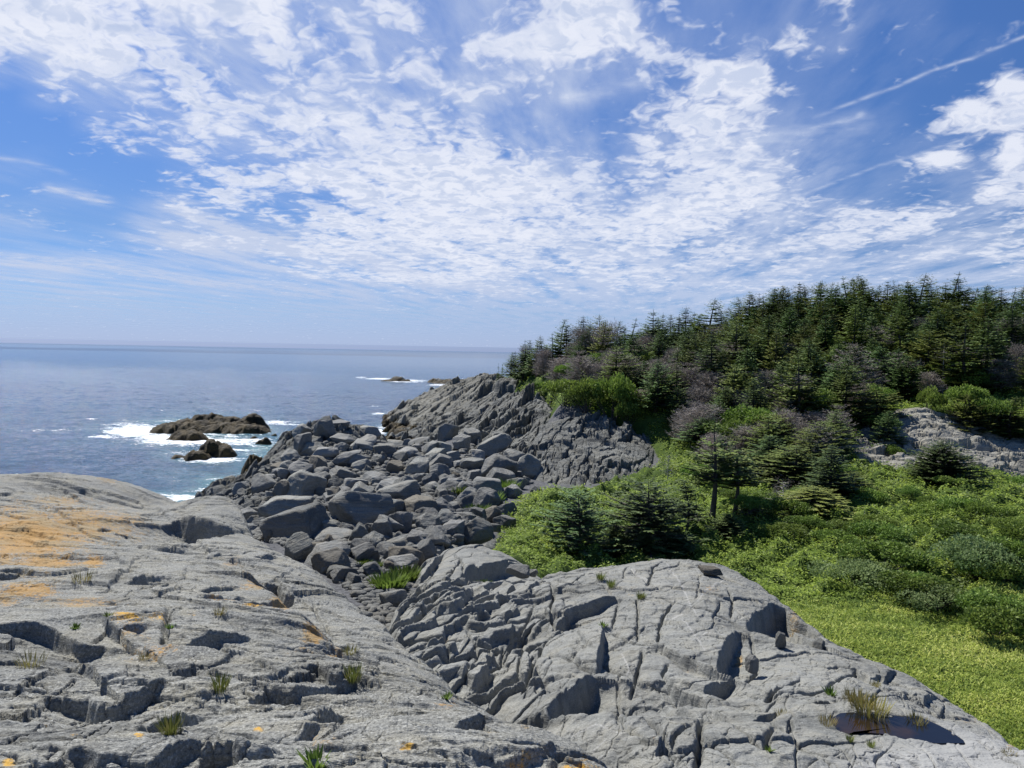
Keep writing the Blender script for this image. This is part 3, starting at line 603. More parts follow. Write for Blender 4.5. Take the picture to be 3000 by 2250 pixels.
LEDGES = [
 ('l', 0.420, 3.0, .5, ov((745, 1400), (700, 1365), (640, 1310), (570, 1255), (490, 1212))), ('l', 0.081, .9, .05, ov((0, 1075), (90, 1090), (190, 1150), (330, 1180), (450, 1190))), ('l', 0.099, .9, .05, ov((30, 1030), (130, 1045), (230, 1080), (330, 1095))),
 ('l', 0.087, .8, .05, ov((0, 1200), (110, 1195), (250, 1210), (300, 1250))), ('l', 0.087, .8, .05, ov((300, 1170), (420, 1190), (540, 1200))), ('l', 0.074, .8, .05, ov((-20, 1138), (60, 1140), (140, 1165))), ('l', 0.099, 1.2, .08, ov((100, 1060), (200, 1062), (300, 1085), (370, 1120), (440, 1135))),
 ('l', 0.179, 1.21, .04, c2((-60, 570), (0, 560), (120, 550), (200, 548), (300, 560), (420, 590), (520, 622), (600, 618), (680, 606))),
 ('l', 0.146, 0.77, .04, c2((650, 520), (700, 560), (760, 590), (860, 575), (960, 560))),
 ('l', 0.128, 0.66, .03, c2((1180, 650), (1215, 625), (1290, 603), (1400, 593), (1520, 590), (1625, 588))),
 ('g', .10, .3, .03, c2((1090, 450), (1085, 520), (1065, 600), (1060, 660))),
 ('l', 0.086, 0.55, .03, c2((820, 295), (870, 272), (940, 256), (1030, 238))), ('l', 0.120, 0.55, .03, c2((925, 300), (980, 283), (1060, 272), (1160, 262))),
 ('l', 0.077, 0.55, .03, c2((1180, 312), (1330, 298), (1450, 293), (1565, 290))), ('l', 0.086, 0.66, .03, c2((580, 345), (680, 325), (735, 290), (820, 200), (870, 110), (935, 98))),
 ('l', 0.086, 0.55, .03, c2((1290, 392), (1380, 380), (1450, 370), (1595, 350))), ('l', 0.137, 0.77, .03, c2((1560, 405), (1640, 398), (1740, 392), (1800, 372), (1850, 362))),
 ('l', 0.137, 1.10, .05, c2((-40, 215), (60, 205), (130, 208), (205, 225))), ('l', 0.120, 0.55, .04, c2((190, 182), (250, 172), (335, 165))),
 ('l', 0.111, 0.66, .03, c2((1085, 880), (1130, 830), (1200, 800), (1270, 785), (1340, 775))), ('l', 0.068, 0.48, .03, c2((1350, 770), (1400, 735), (1480, 705), (1590, 675))),
 ('l', 0.051, 0.44, .03, c2((1690, 882), (1760, 858), (1850, 832), (1910, 812))), ('l', 0.103, 0.77, .035, c2((1740, 905), (1830, 935), (1900, 938), (2040, 905), (2120, 870), (2230, 832))),
 ('l', 0.060, 0.55, .03, c2((60, 812), (140, 790), (240, 775), (350, 770))), ('l', 0.103, 0.66, .03, c2((385, 812), (470, 812), (560, 830), (610, 862), (690, 800), (760, 788))),
 ('l', 0.154, 0.92, .04, c2((285, 935), (370, 930), (450, 935), (560, 945), (630, 985), (760, 982), (900, 955), (980, 930), (1070, 912))),
 ('l', 0.120, 0.77, .035, c2((880, 1160), (990, 1120), (1100, 1105), (1200, 1060), (1325, 1018))), ('l', 0.111, 0.66, .03, c2((1000, 1420), (1080, 1375), (1200, 1335), (1360, 1298))),
 ('l', 0.146, 0.62, .03, c2((1280, 1385), (1330, 1330), (1400, 1305), (1520, 1298), (1590, 1350))), ('l', 0.103, 0.48, .03, c2((1610, 975), (1680, 940), (1735, 915))), ('l', 0.103, 0.44, .03, c2((1660, 1060), (1700, 1020), (1780, 1000))),
 ('l', 0.103, 0.48, .03, c2((1925, 1235), (1990, 1180), (2050, 1148))), ('l', 0.060, 0.55, .03, c2((1930, 1135), (2050, 1095), (2120, 1060), (2230, 1030))), ('l', 0.042, 0.44, .025, c2((1680, 1362), (1760, 1330), (1850, 1292))),
 ('l', 0.068, 0.33, .03, c2((210, 1105), (250, 1075), (300, 1085))), ('l', 0.042, 0.44, .02, c2((180, 1320), (300, 1312), (430, 1330))), ('l', 0.103, 0.55, .03, c2((430, 1372), (520, 1360), (580, 1375), (700, 1430))),
 ('l', 0.042, 0.66, .02, c2((0, 290), (150, 268), (350, 270), (480, 300), (580, 325))), ('g', .05, .2, .02, c2((1760, 655), (1900, 640), (2040, 630), (2212, 655))), ('l', 0.051, 0.44, .02, c2((750, 360), (950, 380), (1090, 355), (1215, 315))),
 ('l', 0.051, 0.44, .02, c2((750, 780), (830, 765), (900, 745))), ('l', 0.051, 0.44, .02, c2((950, 770), (1040, 745), (1120, 732))), ('l', 0.042, 0.33, .02, c2((610, 925), (700, 905), (800, 890), (960, 885))),
 ('l', 0.077, 0.66, .03, c2((1730, 175), (1790, 160), (1850, 215), (1900, 240), (1960, 230))), ('g', .05, .2, .02, c2((1040, 480), (950, 490), (860, 500))),
 # upper slab
 ('l', 0.120, 1.10, .05, c1((-30, 735), (60, 732))), ('l', 0.068, 1.32, .04, c1((140, 790), (250, 800), (330, 798), (420, 800))), ('l', 0.154, 0.88, .05, c1((495, 900), (545, 898), (600, 915))), ('l', 0.103, 0.88, .04, c1((410, 885), (440, 865), (480, 868))),
 ('l', 0.758, 2.20, .10, c1((770, 838), (850, 862), (940, 890), (1020, 905), (1110, 918))), ('l', 0.086, 1.10, .04, c1((820, 990), (900, 1005), (1000, 1000), (1090, 1015))), ('l', 0.386, 1.32, .06, c1((1140, 1075), (1190, 1078), (1225, 1110), (1270, 1118))),
 ('l', 0.103, 0.88, .04, c1((560, 1150), (640, 1120), (720, 1105))), ('l', 0.086, 0.88, .03, c1((700, 870), (760, 905), (840, 930), (920, 1005))), ('l', 0.068, 1.10, .03, c1((90, 905), (160, 930), (220, 925))), ('l', 0.051, 0.88, .03, c1((640, 870), (700, 905), (760, 915))),
 ('l', 0.086, 1.32, .04, c1((150, 680), (230, 690), (330, 740), (400, 775), (480, 795))), ('l', 0.086, 0.88, .05, c1((0, 800), (80, 812), (150, 830))), ('l', 0.137, 1.10, .05, c1((1070, 1020), (1150, 1008), (1200, 1010), (1290, 1000))),
 ('l', 0.060, 1.10, .03, c3((0, 778), (80, 785), (170, 800), (230, 790))), ('l', 0.086, 0.66, .03, c3((160, 700), (240, 715), (340, 770), (400, 790))), ('g', .06, .2, .03, c3((260, 740), (400, 800), (520, 855), (600, 870), (650, 910))),
 ('g', .05, .2, .02, c3((345, 600), (430, 640), (540, 695))), ('g', .05, .2, .02, c3((30, 450), (130, 570), (220, 620))), ('l', 0.137, 0.55, .03, c3((770, 1050), (800, 1030), (850, 1030))),
 # the nearest lip
 ('l', 0.137, 0.66, .03, c3((-40, 930), (60, 925), (130, 960), (230, 975), (300, 965))), ('l', 0.042, 0.44, .02, c3((300, 962), (380, 958), (440, 965))), ('l', 0.086, 0.44, .025, c3((0, 1235), (60, 1195), (120, 1160), (220, 1135))),
 ('l', 0.042, 0.44, .02, c3((560, 1150), (480, 1160), (440, 1185))), ('l', 0.111, 0.55, .03, c3((860, 1270), (900, 1235), (970, 1230), (1050, 1222), (1110, 1240))), ('l', 0.051, 0.44, .02, c3((970, 1205), (1010, 1175), (1120, 1165), (1230, 1195), (1360, 1222))),
 ('l', 0.060, 0.44, .025, c3((920, 1385), (1000, 1395), (1110, 1398), (1200, 1415), (1300, 1400), (1350, 1388), (1500, 1372), (1680, 1376))), ('g', .06, .2, .02, c3((860, 1460), (950, 1480), (1050, 1445))), ('g', .04, .2, .02, c3((1250, 1470), (1380, 1465), (1460, 1440), (1490, 1400))),
 ('l', 0.103, 0.44, .03, c3((-20, 1290), (20, 1280), (60, 1300))),
]
LICH = [  # (u, v, ru, rv, strength, kind)
 *[(a * 1.356, b * 1.356, r * 1.356, s * 1.356, k, 1) for a, b, r, s, k in (
   (60, 1150, 150, 66, .74), (150, 1130, 200, 50, .60), (100, 1215, 100, 26, .70), (60, 1290, 90, 26, .62), (200, 1215, 30, 22, .66), (30, 1120, 60, 30, .6), (130, 1080, 90, 16, .55), (150, 1150, 60, 30, .56), (10, 1200, 30, 40, .62), (80, 1260, 60, 18, .5), (200, 1135, 60, 20, .5), (180, 1320, 100, 20, .5), (10, 1310, 50, 24, .55),
   (290, 1370, 40, 22, .52), (560, 1255, 40, 20, .62), (610, 1310, 34, 30, .66), (680, 1370, 34, 24, .62), (720, 1400, 24, 14, .6), (560, 1270, 60, 20, .5), (500, 1222, 40, 16, .48), (240, 1040, 40, 12, .5), (330, 1400, 100, 20, .42), (960, 1400, 60, 16, .42), (650, 1400, 60, 18, .45), (950, 1517, 60, 12, .5), (700, 1590, 60, 25, .40), (480, 1310, 40, 8, .6), (620, 1285, 50, 10, .5))],
 *[(a * 1.356, b * 1.356, r * 1.356, s * 1.356, k, 2) for a, b, r, s, k in (
   (270, 1358, 36, 16, .60), (345, 1345, 30, 12, .5), (300, 1580, 16, 8, .62), (330, 1600, 40, 10, .55), (560, 1572, 18, 6, .6), (420, 1345, 16, 8, .5), (545, 1325, 30, 5, .62), (600, 1270, 22, 14, .50), (1240, 1640, 90, 20, .62), (1130, 1628, 40, 16, .56), (1180, 1570, 60, 8, .45), (1080, 1585, 60, 12, .42),
   (880, 1610, 24, 12, .5), (160, 1575, 20, 6, .5), (90, 1525, 40, 6, .5), (20, 1650, 20, 12, .55), (1020, 1565, 40, 8, .40), (1320, 1560, 60, 6, .5))]]
def lichmask(U, V, kind):
    m = np.zeros(U.shape)
    for u, v, ru, rv, k, kd in LICH:
        if kd == kind: m = np.maximum(m, k * np.exp(-(((U - u) / ru) ** 2 + ((V - v) / rv) ** 2) * 0.7))
    return m
GRIDS = {}       # finished surfaces, so that plants can be set exactly on them
def make_ledge():
    x, y = polar(-180, 2150, 1000, 2.3, 28.5, 1150)
    base = coarse(ledge_base, x, y, 4); z = base.copy()
    # foliation: thin sheets that step up away from the viewer, in drifting curves
    smoothz = np.clip(sstep(9, 16, y) * 0.75 + sstep(0.9, 2.6, x - (-0.45 * (y - 7) + 0.5)) * sstep(5.4, 6.6, y) * 0.9, 0, 1)     # the polished far slab and the dark smooth flank
    m = (1 - smoothz) * (0.55 + 0.45 * sstep(-.3, .5, fbm(x * .5, y * .5, 88, 3)))
    wv = fbm(x * 0.30, y * 0.55, 101, 5, 0.48)
    P = (y * 0.27 - x * 0.035 + 0.30 * wv + 0.02 * fbm(x * 1.4, y * 3.0, 105, 4))
    for st, am, k, sd in ((0.50, 0.105, 0.07, 1), (0.17, 0.030, 0.10, 2)):
        T = P / st + 3.1 * sd; f = T - np.floor(T); amp = np.clip(0.45 + 1.3 * fbm(x * 0.40 + 7 * sd, y * 0.8, 110 + sd, 3), 0, 1.4)
        z += m * am * amp * (sstep(1 - k, 1, f) - f)
    z += 0.042 * fbm(x * 0.7, y * 1.3, 120, 3) * (0.4 + m) + 0.013 * fbm(x * 2.2, y * 5.0, 124, 4) * (0.3 + m) + 0.0035 * fbm(x * 11, y * 19, 128, 4) * (0.35 + m)
    z += blocks(x, y, 140, 0.02, 0.05, 0.02, 0.022, 2.2, 0.8, -0.12, 0.3) * m
    z += blocks(x, y, 150, 0.05, 0.14, 0.10, 0.03, 4.5, 1.6, 0.1, 0.4) * smoothz * 0.6 * sstep(10, 13, y)
    for q, (fx, fy, dp, ww) in enumerate(((.45, 1.3, .06, .014), (.9, 2.8, .035, .016), (2.6, 6.5, .012, .022), (1.4, .6, .035, .008))):
        nn = fbm(x * fx, y * fy, 170 + 5 * q, 4, .5); cm = sstep(-.15, .35, fbm(x * fx * .6, y * fy * .6, 195 + q, 2))
        z -= dp * cm * np.exp(-(nn / ww) ** 2) - dp * .7 * cm * sstep(0, .10, nn) * np.exp(-np.maximum(nn, 0) / .25)
    z = carve(z, x, y, LEDGES, ledge_base, 2.4, 28, 0.035, 2.6)
    z += 0.004 * fbm(x * 40, y * 50, 160, 3)
    GRIDS['ledge'] = (x, y, z)
    # a crevice drops steeply along the outer edge
    d = polydist(LP, x, y); U, V = proj(x, y, base)
    A = {'lichen': lichmask(U, V, 1) + 0.10, 'lichen2': lichmask(U, V, 2) + 0.06, 'vein': 0 * x}
    o = grid_obj('rock_ledge', x, y, z, d < 2.2, M['ledge'], A)
    tag(o, 'long grey bedrock ledge with orange lichen and dark slits sloping to the sea', 'rock ledge')
    return o
make_ledge()
# ---------------------------------------------------------------- jointed dome across the gully, and the small dome behind it
DC = ctrl([
 (1424, None, 11.0, 8.4), (1500, 2110, 10.2), (1600, 2180, 9.2), (1900, 2250, 8.2), (2300, 2250, 8.0), (3000, 2250, 8.6), (3300, 2250, 8.6), (2000, None, 6, 9.2), (3000, None, 6, 9.2), (1500, None, 7.5, 8.2),
 (1300, 1960, 12.4), (1200, 1830, 14.8), (1180, 1780, 16.5), (1260, 1700, 20), (1400, 1700, 20.2), (1600, 1700, 19.8), (1500, 1800, 16.6), (1450, 1900, 14), (1600, 2000, 12), (1750, 1900, 13.4),
 (1700, 1760, 17.6), (1600, 1670, 22), (1700, 1662, 22.4), (1850, 1650, 22.6), (1975, 1634, 22.6), (2050, 1640, 22.4), (2150, 1672, 21.4), (2230, 1732, 19.6), (2300, 1812, 17.6), (2400, 1880, 15.9),
 (1900, 1760, 17.2), (2100, 1780, 16.6), (2000, 1900, 13.4), (2200, 1900, 14.0), (2300, 1960, 12.6), (2000, 2050, 11.0), (2200, 2080, 10.8), (2250, 1850, 15.6), (2440, 1890, 15.4), (2600, 1932, 14.3), (2700, 1992, 13.2), (2800, 2042, 12.3), (2880, 2095, 11.5), (2960, 2165, 10.7), (3010, 2200, 10.2), (3200, None, 9.4, 9.2),
 (2450, 1980, 12.4), (2600, 2060, 11.2), (2700, 2160, 9.9), (2560, 2130, 10.2), (2850, 2200, 9.4), (2400, 2100, 10.3),
])
DT = TPS(DC, 0.002)
DP = wpoly([(1480, None, 6.5, 0), (3500, None, 6.5, 0), (3400, None, 9, 0), (3010, 2203, 10.6), (2960, 2166, 11.2), (2880, 2096, 12.1), (2800, 2042, 13), (2700, 1990, 14), (2600, 1930, 15.2), (2500, 1895, 16.4), (2420, 1886, 17.2), (2360, 1850, 18.2),
            (2300, 1808, 19.2), (2230, 1728, 20.8), (2150, 1668, 22.4), (2050, 1638, 23.4), (1975, 1632, 23.8), (1850, 1640, 23.8), (1750, 1648, 23.6), (1680, 1655, 23.4), (1600, 1668, 23.0), (1560, 1690, 22), (1400, 1690, 21.8), (1260, 1690, 21.6), (1170, 1760, 18.0), (1150, 1830, 15.6), (1220, 1930, 13.2), (1350, 2050, 11.2), (1424, 2150, 9.6)])
def dome_base(x, y):
    d = polydist(DP, x, y); dp = np.maximum(d, 0)
    return DT(x, y) - 1.25 * dp - 0.3 * sstep(0, .5, dp) - 0.30 * np.exp(-np.maximum(-d, 0) / 0.7)
POOLZ = EYE[2] - 4.93
POOL = c4((1110, 1240), (1180, 1200), (1300, 1190), (1440, 1198), (1560, 1215), (1640, 1250), (1780, 1315), (1790, 1345), (1650, 1345), (1500, 1335), (1380, 1300), (1250, 1290), (1200, 1310), (1130, 1280))
def pool_world(g=0):
    out = []
    for u, v in POOL:
        d = rays(u, v); t = (POOLZ - 14) / d[2]; out.append((d[0] * t, d[1] * t))
    return out
JOINTS = [
 ('g', .16, .3, .035, c3((1440, 405), (1455, 500), (1430, 560), (1455, 650), (1500, 685))), ('g', .14, .3, .04, c3((1345, 530), (1290, 610), (1215, 725), (1130, 840))), ('g', .12, .3, .03, c3((1205, 745), (1300, 722), (1400, 702), (1460, 680))),
 ('l', 0.440, .8, .06, c3((1440, 668), (1500, 640), (1555, 600), (1570, 585), (1660, 565), (1760, 530), (1830, 515))),
 ('l', 0.400, .6, .06, c3((1702, 945), (1730, 860), (1742, 770), (1748, 690))), ('l', 0.760, .9, .07, c3((1440, 1205), (1500, 1150), (1590, 1070), (1650, 1010), (1700, 955))),
 ('g', .16, .3, .035, c3((1340, 785), (1450, 830), (1560, 880), (1705, 945))), ('g', .15, .3, .035, c3((1415, 690), (1380, 770), (1325, 880), (1300, 980), (1270, 1085))), ('g', .14, .3, .03, c3((1800, 700), (1900, 740), (1945, 755), (2060, 790), (2212, 870))),
 ('g', .12, .3, .03, c3((1950, 520), (1950, 640), (1940, 745))), ('g', .14, .3, .035, c3((1740, 835), (1830, 905), (1930, 960), (2060, 1000), (2212, 1030))), ('g', .12, .3, .03, c3((1870, 1040), (1950, 1130), (2050, 1250), (2130, 1390), (2200, 1500))),
 ('l', 0.128, .3, .04, c3((1580, 690), (1620, 750), (1660, 800), (1700, 850))), ('g', .14, .3, .035, c3((560, 715), (640, 620), (700, 555), (780, 480), (860, 430))), ('l', 0.360, .5, .07, c3((830, 595), (890, 560), (940, 490), (985, 440))),
 ('l', 0.240, .4, .06, c3((985, 625), (1010, 570), (1050, 535))), ('l', 0.240, .5, .05, c3((935, 1035), (1000, 975), (1060, 900), (1100, 868))), ('g', .12, .3, .03, c3((1235, 1000), (1250, 850), (1290, 700))), ('g', .14, .3, .03, c3((1095, 840), (1010, 780), (960, 700), (945, 650))),
 ('g', .12, .3, .03, c3((930, 950), (980, 860), (1010, 800))), ('g', .10, .3, .03, c3((780, 880), (830, 845), (980, 850), (1005, 825))), ('g', .10, .3, .03, c3((740, 760), (830, 800), (830, 870))), ('g', .12, .3, .03, c3((1160, 700), (1140, 830), (1130, 850))), ('l', 0.200, .3, .05, c3((1170, 720), (1200, 680), (1230, 645))),
 ('l', 0.160, .4, .05, c3((630, 640), (700, 560), (720, 530))), ('g', .10, .3, .03, c3((1290, 980), (1330, 900), (1350, 885), (1400, 1000), (1430, 1120))), ('l', 0.200, .3, .05, c3((1380, 1130), (1340, 1080), (1340, 1000))),
 ('g', .14, .3, .03, c3((1440, 380), (1560, 430), (1640, 350))), ('g', .10, .3, .03, c3((1540, 440), (1620, 430), (1740, 445), (1830, 520))), ('g', .08, .3, .03, c3((1830, 520), (1940, 520))), ('g', .10, .3, .03, c3((1800, 690), (1815, 600), (1835, 520))),
 ('g', .14, .3, .035, c3((2000, 460), (2025, 380), (2040, 330), (2100, 290))), ('g', .08, .3, .03, c3((1860, 400), (1870, 350), (1885, 330))), ('g', .10, .3, .03, c3((1900, 340), (2000, 420), (2100, 480), (2212, 520))), ('g', .06, .3, .02, c3((1840, 900), (1840, 1020), (1830, 1250))),
 ('g', .12, .3, .03, c3((1905, 1020), (1940, 960), (1950, 900), (1980, 800))),
 ('g', .18, .4, .04, c4((-20, 510), (80, 520), (160, 545), (300, 580), (400, 610), (480, 640), (560, 685))), ('l', 0.560, .8, .06, c4((412, 975), (430, 900), (460, 820), (490, 755), (528, 705))),
 ('l', 0.720, 1.3, .12, c4((590, 690), (630, 640), (690, 600), (745, 580), (800, 600), (860, 650), (930, 690), (1040, 765))), ('g', .12, .3, .03, c4((55, 775), (65, 690), (90, 600), (160, 530))), ('g', .12, .3, .03, c4((155, 290), (240, 330), (360, 375), (440, 400), (520, 440), (600, 480), (660, 492))),
 ('g', .12, .3, .03, c4((490, 632), (492, 540), (468, 480))), ('g', .06, .3, .02, c4((280, 540), (300, 420), (320, 380))), ('l', 0.224, .4, .05, c4((0, 785), (60, 795), (130, 830), (200, 870), (300, 930), (410, 975), (520, 1000))),
 ('l', 0.360, .5, .07, c4((330, 1080), (400, 1040), (440, 1010), (500, 990))), ('l', 0.280, .4, .06, c4((100, 985), (160, 1040), (240, 1080), (300, 1100), (345, 1130))), ('l', 0.200, .5, .15, c4((0, 1020), (60, 1040), (110, 1080), (160, 1120), (240, 1150), (290, 1180))),
 ('g', .18, .3, .035, c4((325, 1180), (305, 1290), (300, 1400), (282, 1508))), ('g', .15, .3, .03, c4((450, 1200), (520, 1270), (600, 1335), (690, 1400))), ('l', 0.128, .3, .04, c4((375, 1165), (430, 1190), (460, 1215))), ('l', 0.120, .3, .04, c4((620, 1240), (690, 1220), (760, 1180))),
 ('g', .14, .3, .03, c4((680, 1115), (780, 1030), (850, 975), (900, 950))), ('g', .14, .3, .03, c4((720, 1230), (830, 1320), (890, 1360), (1040, 1412), (1190, 1450), (1260, 1500))), ('l', 0.080, .3, .04, c4((1650, 1100), (1720, 1145), (1800, 1180), (1920, 1220))),
 ('l', 0.176, .3, .05, c4((930, 1160), (1000, 1152), (1085, 1150))), ('l', 0.160, .3, .05, c4((1230, 915), (1280, 955), (1310, 978), (1370, 965))), ('l', 0.160, .3, .05, c4((1385, 985), (1420, 955), (1455, 940))), ('l', 0.128, .3, .04, c4((1520, 1065), (1570, 1090), (1620, 1108), (1680, 1075))),
 ('g', .12, .3, .03, c4((840, 1235), (832, 1310))), ('g', .12, .3, .03, c4((740, 1265), (705, 1330), (690, 1385))), ('g', .10, .3, .03, c4((1060, 900), (1120, 890), (1220, 910), (1240, 950))), ('g', .10, .3, .03, c4((1060, 1010), (1120, 960), (1200, 930), (1290, 930))),
 ('g', .10, .3, .03, c4((700, 1110), (760, 1080), (960, 1060), (1060, 1020))), ('g', .08, .3, .03, c4((1080, 1340), (1150, 1380), (1200, 1450))), ('g', .10, .3, .03, c4((1650, 1110), (1700, 1060), (1690, 1010))), ('g', .10, .3, .03, c4((1920, 1220), (2000, 1280), (2090, 1350), (2170, 1370))),
 ('l', 0.240, .25, .05, c4((60, 1430), (75, 1370), (110, 1375))), ('g', .10, .3, .03, c4((0, 1200), (60, 1260), (70, 1350))), ('g', .08, .3, .03, c4((130, 1390), (160, 1320), (260, 1240))), ('g', .08, .3, .03, c4((320, 1330), (420, 1380), (540, 1470))),
 ('g', .08, .3, .03, c4((1420, 1430), (1500, 1460), (1600, 1508))),
 ('g', .10, .3, .03, c4((120, 880), (80, 930), (110, 990))), ('g', .08, .3, .03, c4((600, 700), (650, 860), (560, 960))),
]
VEINS = [c4((100, 300), (150, 370), (200, 470), (235, 540), (290, 620)), c4((290, 545), (350, 480), (440, 430)), c4((200, 640), (270, 740), (330, 850)), c4((260, 790), (330, 750), (440, 745)), c3((1900, 340), (1960, 380), (2000, 410)), c4((60, 640), (120, 620), (200, 600)),
         c3((1560, 1290), (1700, 1240), (1850, 1290)), c3((1680, 1370), (1760, 1320)), c3((880, 800), (960, 720), (1000, 680)), c3((1850, 800), (1900, 900), (1850, 960))]
def veins(U, V):
    m = np.zeros(U.shape)
    for L in VEINS:
        D, S, T = linedist(L, U, V, 0); m = np.maximum(m, 0.7 * np.exp(-(D / 1.7) ** 2))
    return m
def make_dome():
    x, y = polar(1120, 3230, 1000, 6.7, 25.5, 900)
    base = coarse(dome_base, x, y, 4); z = base.copy(); U, V = proj(x, y, base)
    left = sstep(1750, 1450, U)                      # the left flank is broken into small sheets
    low = sstep(1950, 2100, V)
    big = blocks(x, y, 210, 0.09, 0.20, 0.16, 0.014, 3.0, 1.9, 0.5, 0.22, 0.03)
    sm = blocks(x, y, 220, 0.07, 0.16, 0.10, 0.035, 1.9, 0.55, 1.15, 0.3, 0.02)
    z += big * (0.26 + 0.95 * left) + sm * (0.05 + 0.50 * left + 0.35 * low * sstep(2150, 2350, U))
    P = (x * -0.55 + y * 0.30 + 0.5 * fbm(x * .5, y * .5, 231, 4)); T = P / 0.5; f = T - np.floor(T)
    z += (0.22 * left + 0.03) * (sstep(0.82, 1, f) - f)
    z += 0.05 * fbm(x * .7, y * .7, 240, 3) + 0.022 * fbm(x * 2.4, y * 2.4, 243, 4) + 0.006 * fbm(x * 11, y * 11, 247, 4) - 0.035 * np.exp(-(fbm(x * .9, y * .9, 281, 4) / .018) ** 2) - 0.03 * np.exp(-(fbm(x * 1.5 + 30, y * 1.5, 285, 4) / .02) ** 2)
    z = carve(z, x, y, JOINTS, dome_base, 7, 24, 0.03, 2.2, 600)
    P_ = pool_world(); pd = polydist(P_, x + .14 * fbm(x * 2, y * 2, 5, 4), y + .14 * fbm(x * 2, y * 2, 6, 4)) - 0.10
    tgt = POOLZ + 0.02 + np.clip(pd, -0.35, 3) * 0.16; w = sstep(0.9, 0.0, pd); z = z * (1 - w) + (tgt + 0.25 * (z - base)) * w
    z = np.where(pd < 0, np.minimum(z, POOLZ - 0.015 + pd * 0.1), z)
    GRIDS['dome'] = (x, y, z)
    d = polydist(DP, x, y)
    li = np.zeros(U.shape)
    for a, b, r, s, k in ((2330, 1800, 30, 60, .5), (2167, 1890, 14, 40, .6), (2080, 1740, 60, 18, .40), (1830, 1740, 90, 20, .32), (2010, 1950, 60, 18, .3), (2300, 1965, 60, 12, .3), (1310, 1840, 12, 30, .4), (2850, 2100, 60, 20, .36), (2960, 2200, 30, 14, .5), (1420, 2080, 40, 14, .45), (1920, 2170, 20, 30, .4)):
        li = np.maximum(li, k * np.exp(-(((U - a) / r) ** 2 + ((V - b) / s) ** 2)))
    o = grid_obj('rock_dome', x, y, z, d < 2.0, M['dome'], {'lichen': li + 0.12, 'lichen2': 0 * x, 'vein': veins(U, V), 'tone': sstep(2130, 2230, V + .12 * (U - 2700)) * sstep(2350, 2600, U) * .8})
    tag(o, 'broad smooth grey rock dome split by dark joints, holding a rain pool', 'rock dome')
    W = 0.25; a = np.array(P_); cx, cy = a.mean(0); ring = (a - [cx, cy]) * 1.22 + [cx, cy]; n = len(ring)
    V_ = np.r_[np.c_[ring, np.full(n, POOLZ)], [[cx, cy, POOLZ]]]; Fq = np.array([[i, (i + 1) % n, n] for i in range(n)])
    o = link(bpy.data.objects.new('pool', mesh_np('pool', V_, Fq, M['pool'], k=3))); tag(o, kind='structure')
    return z
make_dome()
# small dome
SC = ctrl([(1250, 1690, 22), (1280, 1640, 24), (1400, 1600, 27), (1300, 1612, 26.5), (1500, 1640, 26.4), (1580, 1672, 25.2), (1400, 1680, 23.4), (1500, 1700, 23), (1350, 1640, 25), (1560, 1720, 22.6), (1250, None, 20, 7.6), (1500, None, 20.5, 7.9)])
ST_ = TPS(SC, 0.002)
SP = wpoly([(1230, 1720, 20.5), (1225, 1690, 22), (1250, 1640, 25), (1300, 1608, 27.5), (1400, 1598, 28.3), (1480, 1625, 27.8), (1540, 1648, 27), (1585, 1672, 26), (1590, 1700, 24), (1560, 1720, 22.6), (1480, 1700, 22.2), (1380, 1715, 21.6)])
def small_base(x, y):
    d = polydist(SP, x, y); dp = np.maximum(d, 0); return ST_(x, y) - 1.5 * dp - 0.35 * np.exp(-np.maximum(-d, 0) / 0.6)
SJ = [('g', .14, .3, .04, c3((830, 205), (870, 250), (905, 290), (880, 340), (830, 410))), ('l', .75, .9, .08, c3((830, 425), (900, 420), (960, 370), (1050, 330), (1180, 312), (1280, 322), (1370, 350))), ('g', .10, .3, .05, c3((700, 430), (770, 300), (800, 215))),
      ('l', .35, .4, .06, c3((650, 440), (700, 380), (760, 300), (790, 260))), ('g', .10, .3, .04, c3((915, 420), (920, 350), (905, 290))), ('l', .3, .4, .06, c3((600, 470), (640, 400), (700, 320), (730, 270)))]
def make_small():
    x, y = polar(1180, 1640, 380, 19, 30, 330); z = coarse(small_base, x, y, 4); z += blocks(x, y, 260, .03, .08, .06, .03, 2.2, 1.0, 1.0, .3) + .04 * fbm(x * .8, y * .8, 262, 3) + .012 * fbm(x * 4, y * 4, 264, 4)
    z = carve(z, x, y, SJ, small_base, 20, 29, 0.04, 1.8, 700)
    o = grid_obj('rock_dome', x, y, z, polydist(SP, x, y) < 1.6, M['dome'], {'lichen': 0 * x, 'lichen2': 0 * x, 'vein': 0 * x, 'tone': 0 * x})
    tag(o, 'small whaleback of pale grey rock between the cobble gully and the green meadow', 'rock dome')
make_small()
# ---------------------------------------------------------------- rock masses along the shore
def mass(name, label, P, C, mat, u0, u1, y0, y1, nu, ny, edge, fns, wetz=None, lines=(), cat='rock outcrop', dkeep=2.0, tone=None, group=None):
    T = TPS(ctrl(C) , 0.003)
    def base(x, y):
        d = polydist(P, x, y); dp = np.maximum(d, 0); return T(x, y) - edge * dp - 0.45 * np.exp(-np.maximum(-d, 0) / 1.0)
    x, y = polar(u0, u1, nu, y0, y1, ny); b = coarse(base, x, y, 3); z = b + fns(x, y)
    if lines: z = carve(z, x, y, lines, base, y0, y1, 0.12, 0.8, 800)
    wet = np.zeros_like(x) if wetz is None else sstep(wetz + 0.9, wetz - 0.5, z + 0.6 * fbm(x * .25, y * .25, 5, 3))
    d = polydist(P, x, y); keep = (d < dkeep) & (z > -0.8)
    o = grid_obj(name, x, y, z, keep, mat, {'wet': wet, 'tone': tone(x, y) if tone else 0 * x}); tag(o, label, cat, group); return o
